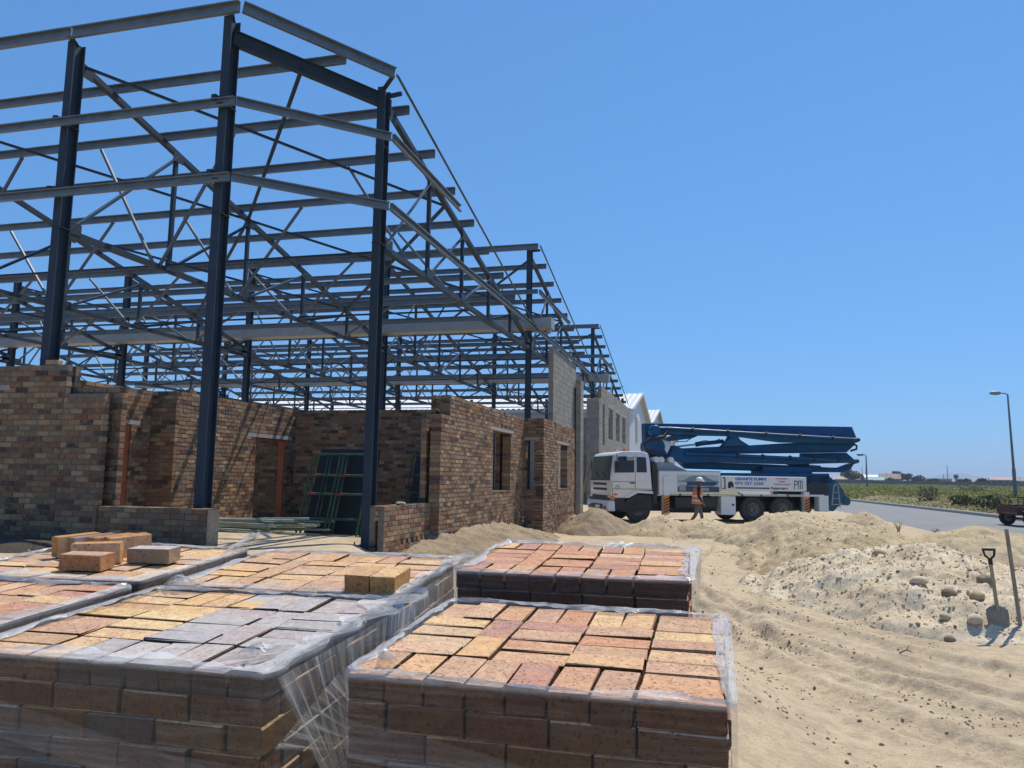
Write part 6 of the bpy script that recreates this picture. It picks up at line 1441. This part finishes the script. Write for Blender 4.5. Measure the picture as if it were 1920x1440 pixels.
# field cover
def field():
    rg = random.Random(77); nr = np.random.RandomState(9); mb = MB()
    n = 60000
    D = 40 + 200 * nr.uniform(0, 1, n) ** 1.35; ang = nr.uniform(0.06, 0.42, n); x = D * np.sin(ang); y = D * np.cos(ang)
    kx = 13.7 - 4.2 * sstep(30, 95, y); ok = x > kx
    x, y, D = x[ok], y[ok], D[ok]; g = fbm(x * 0.10, y * 0.06, 4, 31); z = ground_z(x, y)
    far_band = sstep(66, 80, D + 22 * g)
    for a, b, c, d, gg, fb_ in zip(x, y, z, D, g, far_band):
        green = rg.random() < (0.04 + 0.85 * fb_)
        if not green and rg.random() < 0.6: continue
        h = rg.uniform(0.03, 0.10) if not green else rg.uniform(0.05, 0.12) + rg.uniform(0.06, 0.24) * fb_ * (0.6 + 1.6 * max(0, gg + 0.2))
        mi = (1 if rg.random() < 0.75 else 2) if green else 0
        for _ in range(3):
            w = h * rg.uniform(0.4, 0.9); t = rg.uniform(0, 6.3); ox, oy = rg.uniform(-0.35, 0.35), rg.uniform(-0.35, 0.35); lx, ly = rg.uniform(-1.1, 1.1) * h, rg.uniform(-1.1, 1.1) * h
            mb.add([(a + ox - w * math.cos(t), b + oy - w * math.sin(t), c - 0.02), (a + ox + w * math.cos(t), b + oy + w * math.sin(t), c - 0.02), (a + ox + lx + w * 0.4 * math.cos(t), b + oy + ly + w * 0.4 * math.sin(t), c + h), (a + ox + lx - w * 0.5 * math.cos(t), b + oy + ly - w * 0.5 * math.sin(t), c + h * 0.85)], [(0, 1, 2, 3)], mi)
    o = mb.build('field_grass', [LF3, LF2, LF4]); tag(o, 'dry grass and low green scrub covering the open field', 'grass', None, 'stuff')
field()
def bush(label, x, y, r, h, mat, seed, n=260):
    z = float(ground_z(x, y)); t = thing('bush', label, 'bush', (x, y, z), 0, 'bushes in the field'); rg = random.Random(seed); cr = MB(); st = MB()
    for i in range(6):
        a = rg.uniform(0, 6.3); c = (r * 0.5 * math.cos(a) * rg.random(), r * 0.5 * math.sin(a), h * rg.uniform(0.35, 0.6)); leaves(cr, c, (r * 0.55, r * 0.55, h * 0.45), n // 6, 0.11, rg); st.tube([(0, 0, -0.05), c], [0.03, 0.012], 5)
    st.build('stem', BARK, t); cr.build('foliage', mat, t)
bush('dark green bush just across the road, left of the trailer', 14.6, 60.0, 1.0, 1.0, LF4, 11); bush('wide dark bush left of the trailer beyond the kerb', 14.9, 49.0, 1.2, 0.7, LF1, 12); bush('low dark bush between the two wider bushes beyond the kerb', 14.6, 53.0, 1.0, 0.6, LF1, 13)
bush('small green bush near the thinner street lamp', 15.9, 84, 1.2, 0.7, LF2, 14); bush('green bush in the middle of the field', 24.0, 84, 1.8, 0.8, LF4, 15); bush('bright green bush below the tall street lamp', 22.6, 70, 1.6, 0.7, LF2, 16)
# dry weeds at the road edge
for i, (x, y) in enumerate(((5.6, 27.2), (6.3, 25.6))):
    z = gz(x, y); t = thing('dry_weed', ('taller dry weed between sand cone and road', 'shorter dry weed at the road edge')[i], 'weed', (x, y, z), 0, 'dry weeds at the road edge'); m = MB(); rg = random.Random(40 + i)
    for k in range(12):
        a = rg.uniform(0, 6.3); L = rg.uniform(0.15, 0.42 - 0.12 * i); q = Vector((math.cos(a) * L * 0.3, math.sin(a) * L * 0.3, L)); m.tube([(0, 0, -0.03), q * 0.5 + Vector((0.02, 0, 0)), q], [0.008, 0.006, 0.003], 4)
        for f in (0.6, 0.8): m.tube([q * f, q * f + Vector((rg.uniform(-0.1, 0.1), rg.uniform(-0.1, 0.1), 0.1))], [0.005, 0.002], 4)
    m.build('stem', LF3, t)
# hills far behind
def hills():
    vs = []; n = 160; mb = MB(); D0 = 5200
    for i in range(n + 1):
        a = -0.6 + 1.6 * i / n; x, y = math.sin(a) * D0, math.cos(a) * D0
        h = 8 + 46 * math.exp(-((a - 0.262) / 0.035) ** 2) + 45 * math.exp(-((a - 0.40) / 0.06) ** 2) + 28 * float(fbm(np.array([a * 22.0]), np.array([3.3]), 4, 15)[0])
        h = h if a > 0.15 else 4
        vs += [(x, y, -20), (x * 1.05, y * 1.05, max(h, 2)), (x * 1.3, y * 1.3, -20)]
    mb.add(vs, [(3 * i + j, 3 * i + 3 + j, 3 * i + 4 + j, 3 * i + 1 + j) for i in range(n) for j in range(2)])
    o = mb.build('hills', m_rough('hill_scrub', (0.10, 0.11, 0.09), (0.2, 0.19, 0.15), 0.004, 1.0), None, True); tag(o, 'low hazy mountain ridge on the horizon', None, None, 'structure')
hills()

# haze : thin air over the whole plot, the horizon fades towards the sky
hz = MB().bx(-7500, 9000, -2500, 9500, -26, 120).build('haze', None); hz.data.materials.clear()
m = bpy.data.materials.new('thin_air'); m.use_nodes = True; nt = m.node_tree; nt.nodes.remove(nt.nodes['Principled BSDF'])
pv = nd(nt, 'ShaderNodeVolumePrincipled', {'Color': (0.66, 0.82, 1.0, 1), 'Density': 0.00030, 'Anisotropy': 0.2}); nt.links.new(pv.outputs[0], nt.nodes['Material Output'].inputs['Volume'])
hz.data.materials.append(m); tag(hz, 'thin pale haze over the far field and hills', None, None, 'stuff')
